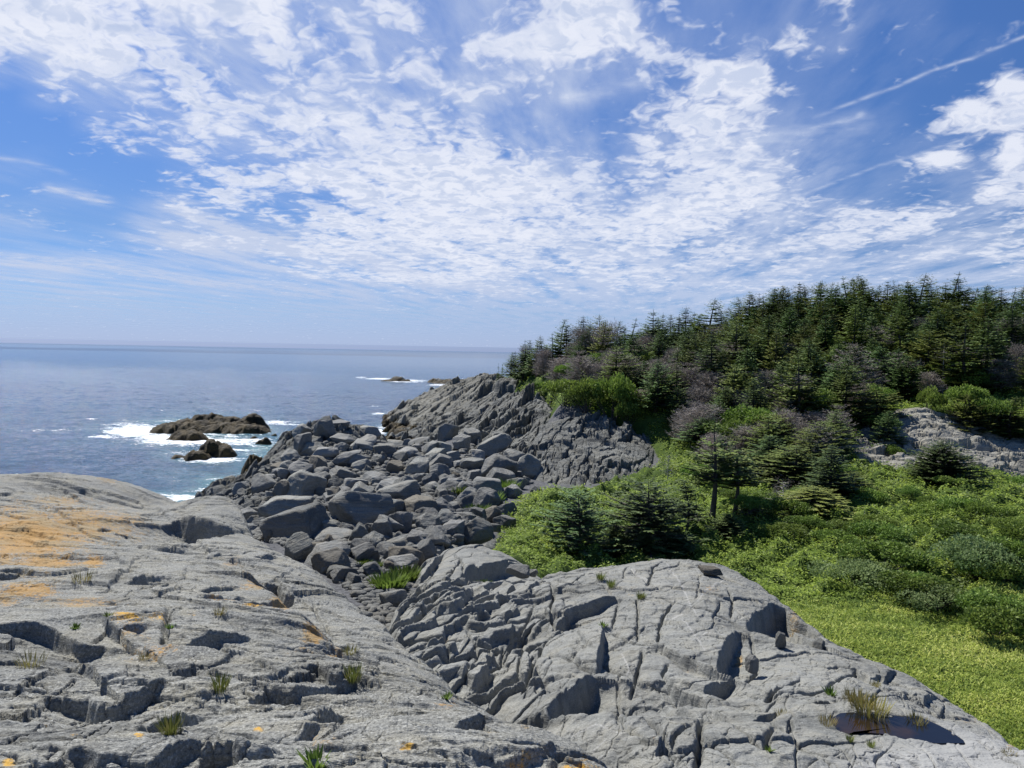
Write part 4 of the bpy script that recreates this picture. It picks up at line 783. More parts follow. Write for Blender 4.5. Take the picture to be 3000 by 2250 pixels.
def crag(s, A, rot, big=3.0):
    return lambda x, y: A * ((.45 + .9 * sstep(-.25, .35, fbm(x * .16, y * .16, s + 60, 3))) * (blocks(x, y, s, .50, .9, .45, .04, big, big * .40, rot, .3, .06) + blocks(x, y, s + 9, .20, .4, .22, .06, big * .45, big * .17, rot + .25, .35, .04)) + 0.16 * fbm(x * .5, y * .5, s + 20, 4) + 0.05 * fbm(x * 2.4, y * 2.4, s + 30, 4))
mass('rock_point', 'jagged dark grey rock point rising from the boulder field in front of the cove', F_POINT,
     C_POINT,
     M['shore'], 440, 1200, 36, 90, 620, 620, 1.6, crag(300, 0.95, 0.9, 3.4), 1.2)
mass('headland', 'layered grey headland sloping down into the sea below the spruce wood', F_HEAD,
     C_HEAD,
     M['shore'], 1080, 1680, 72, 172, 520, 640, 1.3, crag(330, 1.35, 0.7, 6.5), 0.9, tone=lambda x, y: sstep(108, 140, y) * 0.25)
mass('cliff_slab', 'tilted grey cliff face with diagonal cracks, topped by green shrubs, left of the meadow', F_SLAB,
     C_SLAB,
     M['shore'], 1480, 1980, 52, 78, 460, 420, 1.0, crag(350, 0.55, 1.2, 3.4), None,
     [('l', .5, 1.0, .15, [(1600, 1290), (1680, 1300), (1760, 1350), (1800, 1380)]), ('l', .5, 1.0, .15, [(1640, 1250), (1720, 1270), (1800, 1300), (1860, 1345)]), ('l', .5, 1.0, .15, [(1690, 1350), (1740, 1375), (1780, 1400)]), ('l', .4, 1.0, .15, [(1700, 1235), (1790, 1260), (1880, 1300)])])
mass('rock_cliff', 'pale broken rock wall at the foot of the wooded hill, right of the meadow', F_RIGHT,
     C_RIGHT,
     M['pale'], 2430, 3200, 49, 67, 560, 330, 0.9, crag(370, 0.8, -0.3, 2.6), None)

mass('rock_whaleback', 'low smooth whaleback of pale cracked rock left of the meadow edge', F_WHALE, C_WHALE, M['dome'], 1150, 1500, 25, 40, 330, 330, 1.2, crag(380, .30, 1.1, 2.6), None, dkeep=1.4)
mass('rock_crag', 'dark broken crag between the headland and the tilted cliff face', F_GAP, C_GAP, M['shore'], 1340, 1680, 58, 112, 380, 420, 1.2, crag(390, 1.1, .9, 4.0), None)

def mound(name, label, bumps, seed, A, wetlo, cat='islet', group=None, res=0.16, mat='islet', lean=.35):
    """rock standing in the sea: bumps are (u, v at the waterline, half width px, depth/width, height m)"""
    B = []
    for u, v, hw, asp, h in bumps:
        p = seapt(u, v); r = hw / F * p[1]; B.append((p[0], p[1] + r * asp * .4, r, r * asp, h))
    x0 = min(b[0] - b[2] for b in B) - 1.5; x1 = max(b[0] + b[2] for b in B) + 1.5; y0 = min(b[1] - b[3] for b in B) - 1.5; y1 = max(b[1] + b[3] for b in B) + 1.5
    xs = np.arange(x0, x1, res); ys = np.arange(y0, y1, res * 1.3); x, y = np.meshgrid(xs, ys)
    x0_ = x + .5 * fbm(x * .4, y * .4, seed, 3); y0_ = y + .5 * fbm(x * .4, y * .4, seed + 3, 3)
    z = np.full(x.shape, -1.2)
    for bx, by, rx, ry, h in B:
        r2 = ((x0_ - bx) / rx) ** 2 + ((y0_ - by) / ry) ** 2; z = np.maximum(z, h * (1 - r2 ** 1.3) + 0.25 * h * (y0_ - by) / ry * 0)
    S = np.clip((z + .6) / 1.6, 0, 1)
    z = z + A * S * (blocks(x, y, seed + 7, .5, 1.0, .5, .05, 3.2, 1.6, .4, .3, .1) + blocks(x, y, seed + 8, .2, .4, .2, .06, 1.1, .7, .4, .3) + .12 * fbm(x, y, seed + 9, 4))
    wet = sstep(wetlo + 1.2, wetlo - .6, z + .8 * fbm(x * .3, y * .3, seed + 11, 3))
    o = grid_obj(name, x, y, z, z > -0.7, M[mat], {'wet': wet, 'tone': 0 * x}); tag(o, label, cat, group); return o
mound('islet', 'largest brown rock islet, white foam breaking on its left side', [(560, 1266, 127, 0.53, 1.80), (610, 1262, 86, 0.56, 2.73), (650, 1262, 86, 0.53, 2.42), (730, 1258, 56, 0.62, 2.54), (500, 1268, 71, 0.62, 1.36), (690, 1268, 97, 0.50, 1.49), (545, 1288, 64, 0.62, 1.24), (720, 1268, 66, 0.44, 1.18), (780, 1262, 15, 1.00, 0.31)], 900, .45, 6.5)
mound('islet', 'smaller brown rock islet nearer the shore, foam along its front', [(610, 1338, 34, 1.00, 2.17), (640, 1338, 49, 0.69, 1.49), (570, 1345, 45, 0.75, 1.05), (520, 1342, 17, 0.88, 0.37)], 930, .35, 6.5)
for k, (u, v, hw, h, lab) in enumerate(((772, 1300, 22, .9, 'middle and largest of three small dark rocks awash beside the islets'), (748, 1287, 12, .5, 'left one of three small dark rocks awash beside the islets'), (800, 1281, 14, .5, 'right one of three small dark rocks awash beside the islets'))):
    mound('sea_rock', lab, [(u, v, hw, .7, h)], 950 + k, .3, 1.5, 'sea rock', 'small rocks awash near the islets', .08)
mound('sea_rock', 'low far reef with a white wave, left of the distant headland tip', [(1165, 1116, 24, .9, 1.9), (1140, 1117, 26, .6, .9), (1190, 1117, 16, .6, .8)], 960, .4, 1.0, 'sea rock', res=.3, mat='shore')
mound('sea_rock', 'long low brown reef far out at the tip of the headland', [(1275, 1121, 26, .9, 1.8), (1330, 1124, 70, .7, 1.6), (1390, 1126, 60, .9, 2.8), (1440, 1124, 60, 1.2, 3.4), (1360, 1128, 50, .6, 1.4)], 965, .6, 1.2, 'sea rock', res=.3, mat='shore')
mound('sea_rock', 'reddish weed-covered rock at the waterline below the headland', [(1170, 1218, 42, .8, 1.6), (1215, 1214, 40, .8, 2.4)], 970, .5, 2.0, 'sea rock', res=.2)
mound('sea_rock', 'brown weedy rock beside the foaming cove inlet', [(1165, 1288, 36, .7, 1.5), (1210, 1290, 36, .7, 2.0)], 975, .5, 2.2, 'sea rock', res=.15)
mound('sea_rock', 'olive-brown weedy rock standing at the left foot of the rock point', [(738, 1432, 40, .8, 3.2), (715, 1440, 26, .8, 2.0)], 980, .5, 5.5, 'sea rock', res=.09)
mound('sea_rock', 'dark rounded rock lump at the edge of the turquoise inlet', [(640, 1496, 66, .9, 2.3), (690, 1492, 50, .9, 2.6), (590, 1498, 30, .9, 1.3)], 985, .45, 0.6, 'sea rock', res=.09, mat='shore')

# ---------------------------------------------------------------- boulders
def ico(n):
    import bmesh
    bm = bmesh.new(); bmesh.ops.create_icosphere(bm, subdivisions=n, radius=1.0)
    V = np.array([v.co[:] for v in bm.verts]); Fq = np.array([[v.index for v in f.verts] for f in bm.faces]); bm.free(); return V, Fq
ICO = {n: ico(n) for n in (1, 2, 4, 5)}
def rock_shape(n, seed, nplanes=11, sharp=1.0, rough=0.05):
    r = np.random.default_rng(seed); V, Fq = ICO[n]; V = V / np.linalg.norm(V, axis=1)[:, None]
    ax = np.vstack([np.eye(3), -np.eye(3)]) + r.normal(0, .34, (6, 3)); ex = r.normal(size=(nplanes - 3, 3)); N = np.vstack([ax, ex]); N /= np.linalg.norm(N, axis=1)[:, None]
    D = np.r_[r.uniform(0.58, 0.82, 6), r.uniform(0.68, 0.95, len(ex))]; nplanes = len(N)
    c = V @ N.T; rad = np.where(c > 0.05, D / np.maximum(c, 0.05), 9.0); k = 55 * sharp
    R = -np.log(np.exp(-k * np.minimum(rad, 3)).sum(1) + math.exp(-k * 1.12)) / k
    P = V * R[:, None]
    if n > 2:
        q = P * 2.1 + seed; P = P * (1 + rough * (fbm(q[:, 0] + q[:, 2] * .7, q[:, 1] - q[:, 2] * .6, seed % 97, 4) )[:, None])
        st = np.sin(P[:, 2] * 15 + 3 * noise(q[:, 0], q[:, 1], 3)); P = P * (1 + 0.012 * st[:, None])
    return P, Fq
BOUL = []
for k in range(12):
    P, Fq = rock_shape(5, 40 + k * 7, 8 + k % 6, 1.5 if k % 4 else 0.5, 0.035); BOUL.append(mesh_np('boulder', P, Fq, M['boulder'], k=3, smooth=True))
def surf(x, y):
    """highest of the surfaces under a point"""
    x = np.atleast_1d(np.asarray(x, float)); y = np.atleast_1d(np.asarray(y, float)); z = gz(x, y)
    return z
PT_T = MASSES[0][1]
def bed(x, y):
    g = ground(x, y, False)
    for P_, T_ in MASSES[:3] + MASSES[4:]:
        m = polydist(P_, x, y) < 0
        if m.any(): g[m] = np.maximum(g[m], T_(x[m], y[m]))
    return g
nb = [0]
placed = []
def boulder(u, v, w, h, label=None, yaw=None, flat=1.0, tilt=0.25, k=None, group='boulders filling the gully and cove', name='boulder'):
    """u, v: centre, w, h: seen size, all in picture pixels"""
    X, Y, ok = hit(bed, [u], [v + h * 0.34], 16, 110); X, Y = X[0], Y[0]
    if not ok[0]: return
    s = Y / F; W = w * s * .56; Hh = h * s * 0.74 * flat
    zc = bed(np.array([X]), np.array([Y + W * .35]))[0] + Hh * .45
    o = bpy.data.objects.new(name, BOUL[nb[0] % 12 if k is None else k]); COL.objects.link(o)
    o.location = (X, Y + W * .35, zc); o.scale = (W, W * rng.uniform(.75, 1.05), Hh); o.rotation_euler = (rng.uniform(-tilt, tilt), rng.uniform(-tilt, tilt), rng.uniform(0, 6.28) if yaw is None else yaw)
    tag(o, label or ('angular grey boulder lying in the boulder field of the cove' if v > 1330 else 'grey boulder on the back of the rock point'), 'boulder', group); nb[0] += 1
    placed.append((u, v, w, h)); return o
cb = lambda a, b, w, h: (750 + a / 2.458, 1150 + b / 2.458, w / 2.458, h / 2.458)
BL = [((1715, 420, 240, 190), 'dark cube-shaped block standing highest against the cliff left of the slab'), ((1730, 565, 300, 200), 'huge dark angular block directly below the cube-shaped block'), ((1170, 555, 190, 140), 'pale blocky boulder alone in the middle of the cove'),
      ((1950, 560, 190, 140), 'dark wedge boulder at the foot of the tilted cliff face'), ((1680, 700, 250, 170), 'long rounded boulder below the huge angular block, beside green weeds'), ((760, 880, 440, 260), 'biggest boulder, cracked in two, in the centre of the cove'),
      ((270, 970, 500, 260), 'huge rounded whaleback boulder left of the cracked biggest boulder'), ((200, 860, 420, 170), 'broad rounded boulder behind the huge whaleback'), ((310, 700, 360, 190), 'large smooth boulder below the rock point, dark weed in its cracks'), ((1040, 750, 340, 170), 'rounded dark boulder with pale top right of the biggest boulder'),
      ((1180, 850, 300, 150), 'smooth dark boulder in front of the rounded pale-topped one'), ((900, 1000, 160, 170), 'brownish squat boulder in front of the biggest boulder'), ((1030, 970, 110, 120), 'small dark pointed boulder beside the brownish squat one'), ((1010, 1130, 310, 140), 'pale flat-topped boulder above the cobble gully'),
      ((500, 1200, 310, 150), 'pale faceted boulder at the edge of the rock ledge'), ((740, 1040, 150, 130), 'square boulder left of the brownish squat one'), ((990, 1500, 230, 150), 'pale boulder wedged at the bottom of the cobble gully'),
      ((1700, 900, 130, 130), 'upright dark boulder at the green meadow edge'), ((1790, 860, 150, 100), 'boulder behind the upright dark one at the meadow edge'), ((1790, 945, 160, 90), 'round boulder in front of the upright dark one'), ((320, 290, 130, 80), 'brown rounded boulder perched on the left crest of the rock point')]
for q, lab in BL: boulder(*cb(*q), lab, tilt=.18)
for q in ((1010, 550, 120, 90), (1320, 580, 160, 110), (1480, 370, 150, 120), (640, 500, 260, 100), (330, 580, 170, 130), (440, 540, 150, 130), (180, 740, 120, 140), (100, 760, 100, 100), (610, 620, 200, 120), (700, 680, 220, 110), (330, 400, 150, 170), (500, 280, 160, 150), (590, 245, 160, 70),
          (800, 285, 160, 70), (60, 850, 120, 110), (740, 1130, 160, 120), (640, 1170, 140, 90), (860, 1065, 160, 60), (1540, 780, 170, 120), (1720, 975, 100, 60), (1850, 725, 120, 90), (1870, 665, 180, 80), (960, 700, 220, 110), (1270, 690, 140, 60), (580, 1300, 150, 90), (840, 1290, 160, 110), (1090, 1300, 160, 100),
          (990, 1270, 170, 100), (1200, 360, 180, 60), (1260, 420, 130, 120), (2020, 720, 80, 60), (560, 780, 220, 110), (420, 820, 120, 80), (460, 650, 100, 80), (850, 640, 180, 80), (1130, 640, 100, 60), (1380, 790, 100, 80), (1430, 830, 120, 60), (1160, 1060, 200, 100), (930, 900, 180, 90), (1150, 930, 200, 100), (540, 1050, 300, 70), (440, 1130, 220, 70),
          (1560, 610, 130, 110), (1400, 480, 140, 90), (1560, 330, 140, 130), (1380, 300, 160, 120), (1300, 500, 120, 70), (900, 430, 220, 90), (750, 400, 200, 80), (620, 350, 190, 70), (1080, 450, 160, 80), (1000, 380, 160, 60), (480, 450, 180, 90), (240, 480, 160, 90), (150, 560, 140, 90), (80, 640, 120, 80), (390, 640, 110, 70), (1600, 470, 120, 90), (1860, 480, 150, 90)):
    boulder(*cb(*q))
# boulders strewn between them
FIELD = [(640, 1500), (760, 1380), (900, 1300), (1150, 1300), (1350, 1300), (1480, 1330), (1560, 1420), (1500, 1440), (1440, 1500), (1400, 1560), (1300, 1600), (1200, 1640), (1100, 1740), (1010, 1700), (900, 1630), (760, 1570), (640, 1540)]
r_ = np.random.default_rng(11); n_ = 0
while n_ < 215:
    u, v = r_.uniform(620, 1560), r_.uniform(1300, 1760)
    if not img_poly_mask(FIELD, np.array([u]), np.array([v]))[0]: continue
    w = (24 + 74 * r_.random() ** 2.2) * (0.75 + 0.5 * (v - 1300) / 400); h = w * r_.uniform(.45, .8)
    if any(abs(u - a) < (w + c) * .30 and abs(v - b) < (h + d) * .32 for a, b, c, d in placed): 
        if r_.random() < .80: continue
    boulder(u, v, w, h, tilt=.5); n_ += 1
if True:   # loose stones on the dome and at its foot
    for u, v, w, h, Y, lab in ((2080, 1670, 78, 26, 20.4, 'pale flat loose stone lying on top of the broad dome'), (2287, 1876, 34, 52, 14.6, 'small pointed stone standing in the notch of the broad dome'), (2203, 1946, 46, 46, 12.9, 'dark round stone caught beneath the broad dome overhang'), (2398, 1888, 50, 26, 15.6, 'low stone at the right foot of the broad dome'),
                              (1520, 1672, 74, 34, 23.2, 'rounded stone tucked under the small whaleback rock'), (1560, 1680, 40, 24, 23.6, 'little stone at the right tip of the small whaleback rock')):
        p = at(u, v, Y); o = bpy.data.objects.new('stone', BOUL[(u) % 12]); COL.objects.link(o); s = Y / F
        o.location = p; o.scale = (w * s * .56, w * s * .4, h * s * .6); o.rotation_euler = (0.1, 0.1, u); tag(o, lab, 'stone')
# the cobbles nobody could count
def rubble():
    P0 = [rock_shape(2, 300 + k, 8, 1.0, 0) for k in range(10)]; Vs = []; Fs = []; n = 0; r = np.random.default_rng(5)
    N = 9000; u = r.uniform(600, 1620, N * 3); v = r.uniform(1290, 1800, N * 3); FI = FIELD + []
    gully = [(960, 1640), (1180, 1640), (1290, 1650), (1200, 1790), (1150, 1840), (1000, 1720)]; m = img_poly_mask(FIELD, u, v) | img_poly_mask(gully, u, v); u = u[m][:N]; v = v[m][:N]
    X, Y, ok = hit(bed, u, v, 12, 110)
    gx = r.uniform(-7, 1.5, 9000); gy = r.uniform(6, 19, 9000); m = (polydist(LP, gx, gy) > 0.1) & (polydist(DP, gx, gy) > 0.1) & (gx < 0.1 * gy); X = np.r_[X, gx[m][:2600]]; Y = np.r_[Y, gy[m][:2600]]; u = X; Z = bed(X, Y)
    sz = (0.07 + 0.20 * r.random(len(u)) ** 3) * (Y / 25) ** .75
    for i in range(len(u)):
        P, Fq = P0[i % 10]; a = r.uniform(0, 6.28); c, s = math.cos(a), math.sin(a); q = P * sz[i] * np.array([1, r.uniform(.6, 1), r.uniform(.45, .8)])
        q = np.c_[q[:, 0] * c - q[:, 1] * s, q[:, 0] * s + q[:, 1] * c, q[:, 2]] + [X[i], Y[i], Z[i] + sz[i] * .2]
        Vs.append(q); Fs.append(Fq + n); n += len(q)
    o = link(bpy.data.objects.new('rubble', mesh_np('rubble', np.concatenate(Vs), np.concatenate(Fs), M['boulder'], k=3, smooth=True))); tag(o, 'grey cobbles and broken rock filling the gaps between the boulders', 'rubble', kind='stuff')
rubble()
# ---------------------------------------------------------------- plants
def quads(name, base, dirn, side, L, W, tint, mat, bend=None):
    """many kite shaped sprays or leaves as one mesh: base point, direction, side vector, length, width"""
    n = len(base); tip = base + dirn * L[:, None]; mid = base + dirn * (L * .45)[:, None]; s = side * (W * .5)[:, None]
    if bend is not None: tip = tip + bend
    V = np.empty((n, 4, 3)); V[:, 0] = base; V[:, 1] = mid - s; V[:, 2] = tip; V[:, 3] = mid + s
    return mesh_np(name, V.reshape(-1, 3), np.arange(n * 4).reshape(n, 4), mat, {'tint': np.repeat(tint, 4)}, smooth=False)
def unit(a): return a / (np.linalg.norm(a, axis=-1, keepdims=True) + 1e-9)
def tube(pts, rad, ns=6):
    pts = np.asarray(pts, float); n = len(pts); d = unit(np.gradient(pts, axis=0)); a = unit(np.cross(d, np.array([0.31, 0.95, 0.05]))); b = np.cross(d, a)
    th = np.linspace(0, 2 * math.pi, ns, endpoint=False); R = np.asarray(rad, float)
    V = (pts[:, None] + R[:, None, None] * (np.cos(th)[None, :, None] * a[:, None] + np.sin(th)[None, :, None] * b[:, None])).reshape(-1, 3)
    Fq = [[i * ns + j, i * ns + (j + 1) % ns, (i + 1) * ns + (j + 1) % ns, (i + 1) * ns + j] for i in range(n - 1) for j in range(ns)]
    return V, np.array(Fq)
def tubes(name, lst, mat):
    Vs, Fs, n = [], [], 0
    for pts, rad in lst:
        V, Fq = tube(pts, rad); Vs.append(V); Fs.append(Fq + n); n += len(V)
    return mesh_np(name, np.concatenate(Vs), np.concatenate(Fs), mat, {'tint': np.full(n, .5)})
def conifer(seed, H=7.0, R=1.9, start=0.04, shape=0.9, dens=1.0, gap=0.12, lean=0.0, wind=0.0, mat='spruce', droop=0.25, topsparse=0.0, spray=0.62, dead=False, wfac=.40, bark='bark'):
    r = np.random.default_rng(seed); B, D, S, Ls, Ws, T = [], [], [], [], [], []; limbs = []
    zt = start * H; nwh = int(H * 5.0 * dens); az0 = 0
    side_wob = r.normal(size=2) * lean * .4
    def axis(z): f = z / H; return np.array([lean * f * f + side_wob[0] * math.sin(3 * f), side_wob[1] * math.sin(4 * f), z])
    for i in range(nwh):
        f = start + (1 - start) * ((i + r.uniform(0, .8)) / nwh) ** 0.92
        if f > .985: continue
        if r.random() < gap: continue
        z = f * H; Rz = 1.30 * R * ((1 - f) ** shape) * (1 if f > start + .12 else .72 + .28 * (f - start) / .12) * r.uniform(.78, 1.18) + .16
        if topsparse and f > .72: Rz *= 1 - topsparse * .2
        nb_ = r.integers(6, 10); az0 += r.uniform(.3, 1.2)
        for b in range(nb_):
            if r.random() < gap * .7 or (topsparse and f > .68 and r.random() < topsparse): continue
            a = az0 + 2 * math.pi * b / nb_ + r.uniform(-.25, .25); L = Rz * r.uniform(.6, 1.12) * (1 + wind * math.cos(a))
            h = np.array([math.cos(a), math.sin(a), 0]); up_ = 0.25 * f - droop * (1 - f) * .6; p0 = axis(z)
            nseg = max(2, int(L / .2)); t = np.linspace(.18, 1, nseg) + r.uniform(-.03, .03, nseg)
            zc = up_ * t * L - droop * L * t * (1 - t) * .9 + 0.12 * L * t ** 2.4
            pts = p0 + h * (t * L)[:, None]; pts[:, 2] += zc
            if L > .7 and (dead or r.random() < .5): limbs.append((np.r_[[p0], pts[[len(pts) // 2, -1]]], [.02 * L + .006, .012 * L + .004, .004]))
            for k in range(4 if not dead else 4):
                sg = (-1, 1, 0.15, -0.5)[k]; ang = sg * r.uniform(.6, 1.05, nseg); ang += r.normal(0, .15, nseg)
                dx = np.cos(a + ang); dy = np.sin(a + ang); dz = r.uniform(-.10, .30, nseg) if not dead else r.uniform(-.2, .9, nseg)
                d = unit(np.c_[dx, dy, dz]); ln = spray * r.uniform(.7, 1.3, nseg) * (1.05 - .45 * t) * min(1.0, .45 + L / R * .8) * (1 - .42 * f)
                B.append(pts + r.normal(0, .02, (nseg, 3))); D.append(d)
                s_ = unit(np.cross(d, np.array([0, 0, 1.0]))) + np.c_[np.zeros(nseg), np.zeros(nseg), r.uniform(-.5, .5, nseg)]
                if dead: s_ = r.normal(size=(nseg, 3))
                S.append(unit(s_)); Ls.append(ln); Ws.append(ln * wfac * r.uniform(.8, 1.25, nseg))
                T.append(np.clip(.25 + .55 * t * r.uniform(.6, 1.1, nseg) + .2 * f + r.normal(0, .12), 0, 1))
    top = axis(H * .985)
    for k in range(5): a = k * 1.3; B.append([top - [0, 0, .12 * k]]); D.append([unit(np.array([math.cos(a) * .5, math.sin(a) * .5, 1.0 if k else 2.5]))]); S.append([[math.sin(a), -math.cos(a), 0]]); Ls.append([.22]); Ws.append([.05]); T.append([.7])
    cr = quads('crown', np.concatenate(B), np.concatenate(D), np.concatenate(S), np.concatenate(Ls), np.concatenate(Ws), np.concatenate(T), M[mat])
    zs = np.linspace(-.3, H * .985, 9); tr = tubes('trunk', [(np.array([axis(max(z, 0)) + [0, 0, min(z, 0)] for z in zs]), .024 * H * (1 - .93 * np.linspace(0, 1, 9)) * (.75 if dead else 1))] + limbs[:60], M[bark])
    return cr, tr
def make_kind(name, cr, tr): return (name, cr, tr)
def twiggy(seed, H=5.0, R=2.2, mat='dead', bark='bark', n=8000, tw=.46, w=.036, low=.05):
    """dead spruce thicket: trunk with curved limbs, clouds of fine grey-brown twigs"""
    r = np.random.default_rng(seed); limbs = [(np.array([[0, 0, -.3], [.1, 0, H * .4], [0.05, .1, H * .92]]), [.10, .07, .015])]; cl = []
    for i in range(26):
        z = H * r.uniform(low + .06, .9); a = r.uniform(0, 6.28); L = R * (1 - z / H) ** .55 * r.uniform(.6, 1.1); h = np.array([math.cos(a), math.sin(a), 0])
        p = [np.array([0, 0, z]), np.array([0, 0, z]) + h * L * .5 + [0, 0, .08 * L], np.array([0, 0, z]) + h * L + [0, 0, r.uniform(-.1, .45) * L]]
        limbs.append((np.array(p), [.035, .022, .006])); cl += [(p[1], .42), (p[2], .40), ((p[1] + p[2]) / 2, .45)]
    c = np.array([q[0] for q in cl]); s = np.array([q[1] for q in cl]); k = r.integers(0, len(c), n)
    off = r.normal(size=(n, 3)) * s[k][:, None] * [1, 1, .55]; base = c[k] + off; base[:, 2] = np.maximum(base[:, 2], 0.02)
    d = unit(off * .8 + r.normal(size=(n, 3)) * .3 + [0, 0, .18]); L = tw * r.uniform(.5, 1.4, n)
    cr = quads('crown', base, d, unit(r.normal(size=(n, 3))), L, L * 0 + w * r.uniform(.6, 1.5, n), np.clip(.5 + r.normal(0, .25, n), 0, 1), M[mat])
    return cr, tubes('trunk', limbs, M[bark])
def bush(seed, H=1.6, R=1.6, mat='bush', n=4200, leaf=.12, lob=16, w=.55):
    r = np.random.default_rng(seed); k = lob; a = r.uniform(0, 6.28, k); q = np.sqrt(r.uniform(0, 1, k)) * .72
    C = np.c_[np.cos(a) * q * R, np.sin(a) * q * R, H * (.30 + .42 * (1 - q ** 2) * r.uniform(.6, 1.15, k))]; s = R * r.uniform(.20, .34, k)
    i = r.integers(0, k, n); v = unit(r.normal(size=(n, 3))); v[:, 2] = np.abs(v[:, 2]) * .95 - .12; v = unit(v); rad = s[i] * r.uniform(.75, 1.08, n)
    base = C[i] + v * rad[:, None] * [1, 1, .85]; base[:, 2] = np.maximum(base[:, 2], 0.03)
    d = unit(v * .6 + r.normal(size=(n, 3)) * .65 + [0, 0, .25]); L = leaf * r.uniform(.6, 1.4, n)
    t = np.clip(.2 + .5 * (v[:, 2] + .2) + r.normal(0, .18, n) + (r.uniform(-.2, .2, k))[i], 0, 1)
    cr = quads('crown', base, d, unit(np.cross(d, r.normal(size=(n, 3)))), L, L * w, t, M[mat])
    limbs = [(np.array([[0, 0, -.1], C[j] * [.5, .5, .5], C[j]]), [.03, .02, .008]) for j in range(0, k, 2)]
    return cr, tubes('stem', limbs, M['bark'])
KINDS = {}
for nm, arg in dict(
    spruce_a=dict(seed=1, H=7, R=1.75, shape=.72), spruce_b=dict(seed=2, H=7, R=1.55, shape=.8, gap=.08), spruce_c=dict(seed=3, H=7, R=2.1, shape=.75, gap=.14, lean=.2), spruce_d=dict(seed=4, H=7, R=1.7, shape=.6, gap=.16, topsparse=.3, lean=.5, wind=.2),
    spruce_e=dict(seed=5, H=7, R=1.9, shape=.7, gap=.18, topsparse=.3, lean=.5, wind=.25), spruce_f=dict(seed=6, H=7, R=1.5, shape=.62, gap=.2, topsparse=.35, lean=.4),
    olive_a=dict(seed=11, H=7, R=2.0, shape=.65, gap=.16, mat='olive', wind=.2, lean=.4, topsparse=.2), olive_b=dict(seed=12, H=7, R=1.7, shape=.8, gap=.18, mat='olive'), olive_c=dict(seed=13, H=7, R=2.3, shape=.6, gap=.22, mat='olive', wind=.3, droop=.1),
    scrag_a=dict(seed=21, H=7, R=1.9, start=.26, shape=.55, gap=.26, lean=.5, wind=.2, droop=.05), scrag_b=dict(seed=22, H=7, R=2.2, start=.36, shape=.75, gap=.34, lean=.3, mat='olive', droop=.05, topsparse=.3),
    scrag_c=dict(seed=23, H=7, R=2.5, start=.06, shape=.38, gap=.24, lean=.4, wind=.15, droop=.08, topsparse=.3), blue=dict(seed=31, H=7, R=3.4, shape=.62, gap=.04, dens=1.25, spray=.7, droop=.1),
    snag=dict(seed=41, H=7, R=1.3, start=.25, shape=.6, gap=.5, mat='dead', dens=.5, dead=True, wfac=.05, bark='bone', spray=.5),
    greydead=dict(seed=42, H=7, R=2.6, shape=.6, gap=.12, mat='dead', dead=True, wfac=.10, spray=.75)).items():
    KINDS[nm] = conifer(**arg)
for k in range(4): KINDS['dead_%s' % 'abcd'[k]] = twiggy(60 + k, H=5, R=2.3 + .2 * k, n=9000, bark='bone' if k % 2 else 'bark') if k < 2 else conifer(60 + k, H=5, R=2.0 + .3 * (k - 2), shape=.5, gap=.10, mat='dead', dead=True, wfac=.085, spray=.8, start=.12, lean=.5, bark='bone' if k == 3 else 'bark', dens=1.5)
KINDS['bone'] = twiggy(70, H=3, R=2.2, n=900, tw=.4, w=.02, bark='bone')
for k in range(3): KINDS['bush_%s' % 'abc'[k]] = bush(80 + k)
KINDS['silver'] = bush(90, H=1.5, R=1.7, mat='silver', n=6000, leaf=.085, lob=26, w=.6)
HN = dict(dead=5.0, bush=1.25, silver=1.3, bone=3.0)
def kh(kind): return HN.get(kind.split('_')[0], 7.0)
def plant(kind, x, y, z, h, label, cat='tree', name='spruce_tree', group=None, wide=1.0, yaw=None):
    cr, tr = KINDS[kind]; s = h / kh(kind); e = bpy.data.objects.new(name, None); COL.objects.link(e); e.location = (x, y, z - .05); e.scale = (s * wide, s * wide, s)
    e.rotation_euler = (0, 0, rng.uniform(0, 6.28) if yaw is None else yaw); e.empty_display_size = .3
    a = bpy.data.objects.new('trunk' if cat != 'bush' else 'stem', tr); link(a, e); b = bpy.data.objects.new('crown', cr); link(b, e)
    return tag(e, label, cat, group)
def uvtree(kind, u, vb, vt, label, cat='tree', name='spruce_tree', group=None, w=None, Y=None, yaw=None):
    """tree whose foot is seen at (u, vb) and whose top reaches vt"""
    if Y is None:
        X, Yh, ok = hit(lambda a, b: ground(a, b, False), [u], [vb], 14, 150); Y = Yh[0]
    p = at(u, vb, Y); z = gz(p[0], p[1])[0]; top = at(u, vt, Y)[2]; h = max(top - z, .4); wd = 1.0
    if w is not None:
        base_w = {'dead': 4.6, 'bush': 3.1, 'silver': 3.3, 'bone': 4.2, 'blue': 6.2, 'snag': 2.4, 'greydead': 5.0}.get(kind.split('_')[0], 3.9); wd = (w / F * Y) / (base_w * h / kh(kind))
    return plant(kind, p[0], p[1], z, h, label, cat, name, group, wd, yaw)
c5 = lambda a, b: (1400 + a / 2.458, 750 + b / 2.458); c6 = lambda a, b: (2200 + a / 2.765, 750 + b / 2.765)
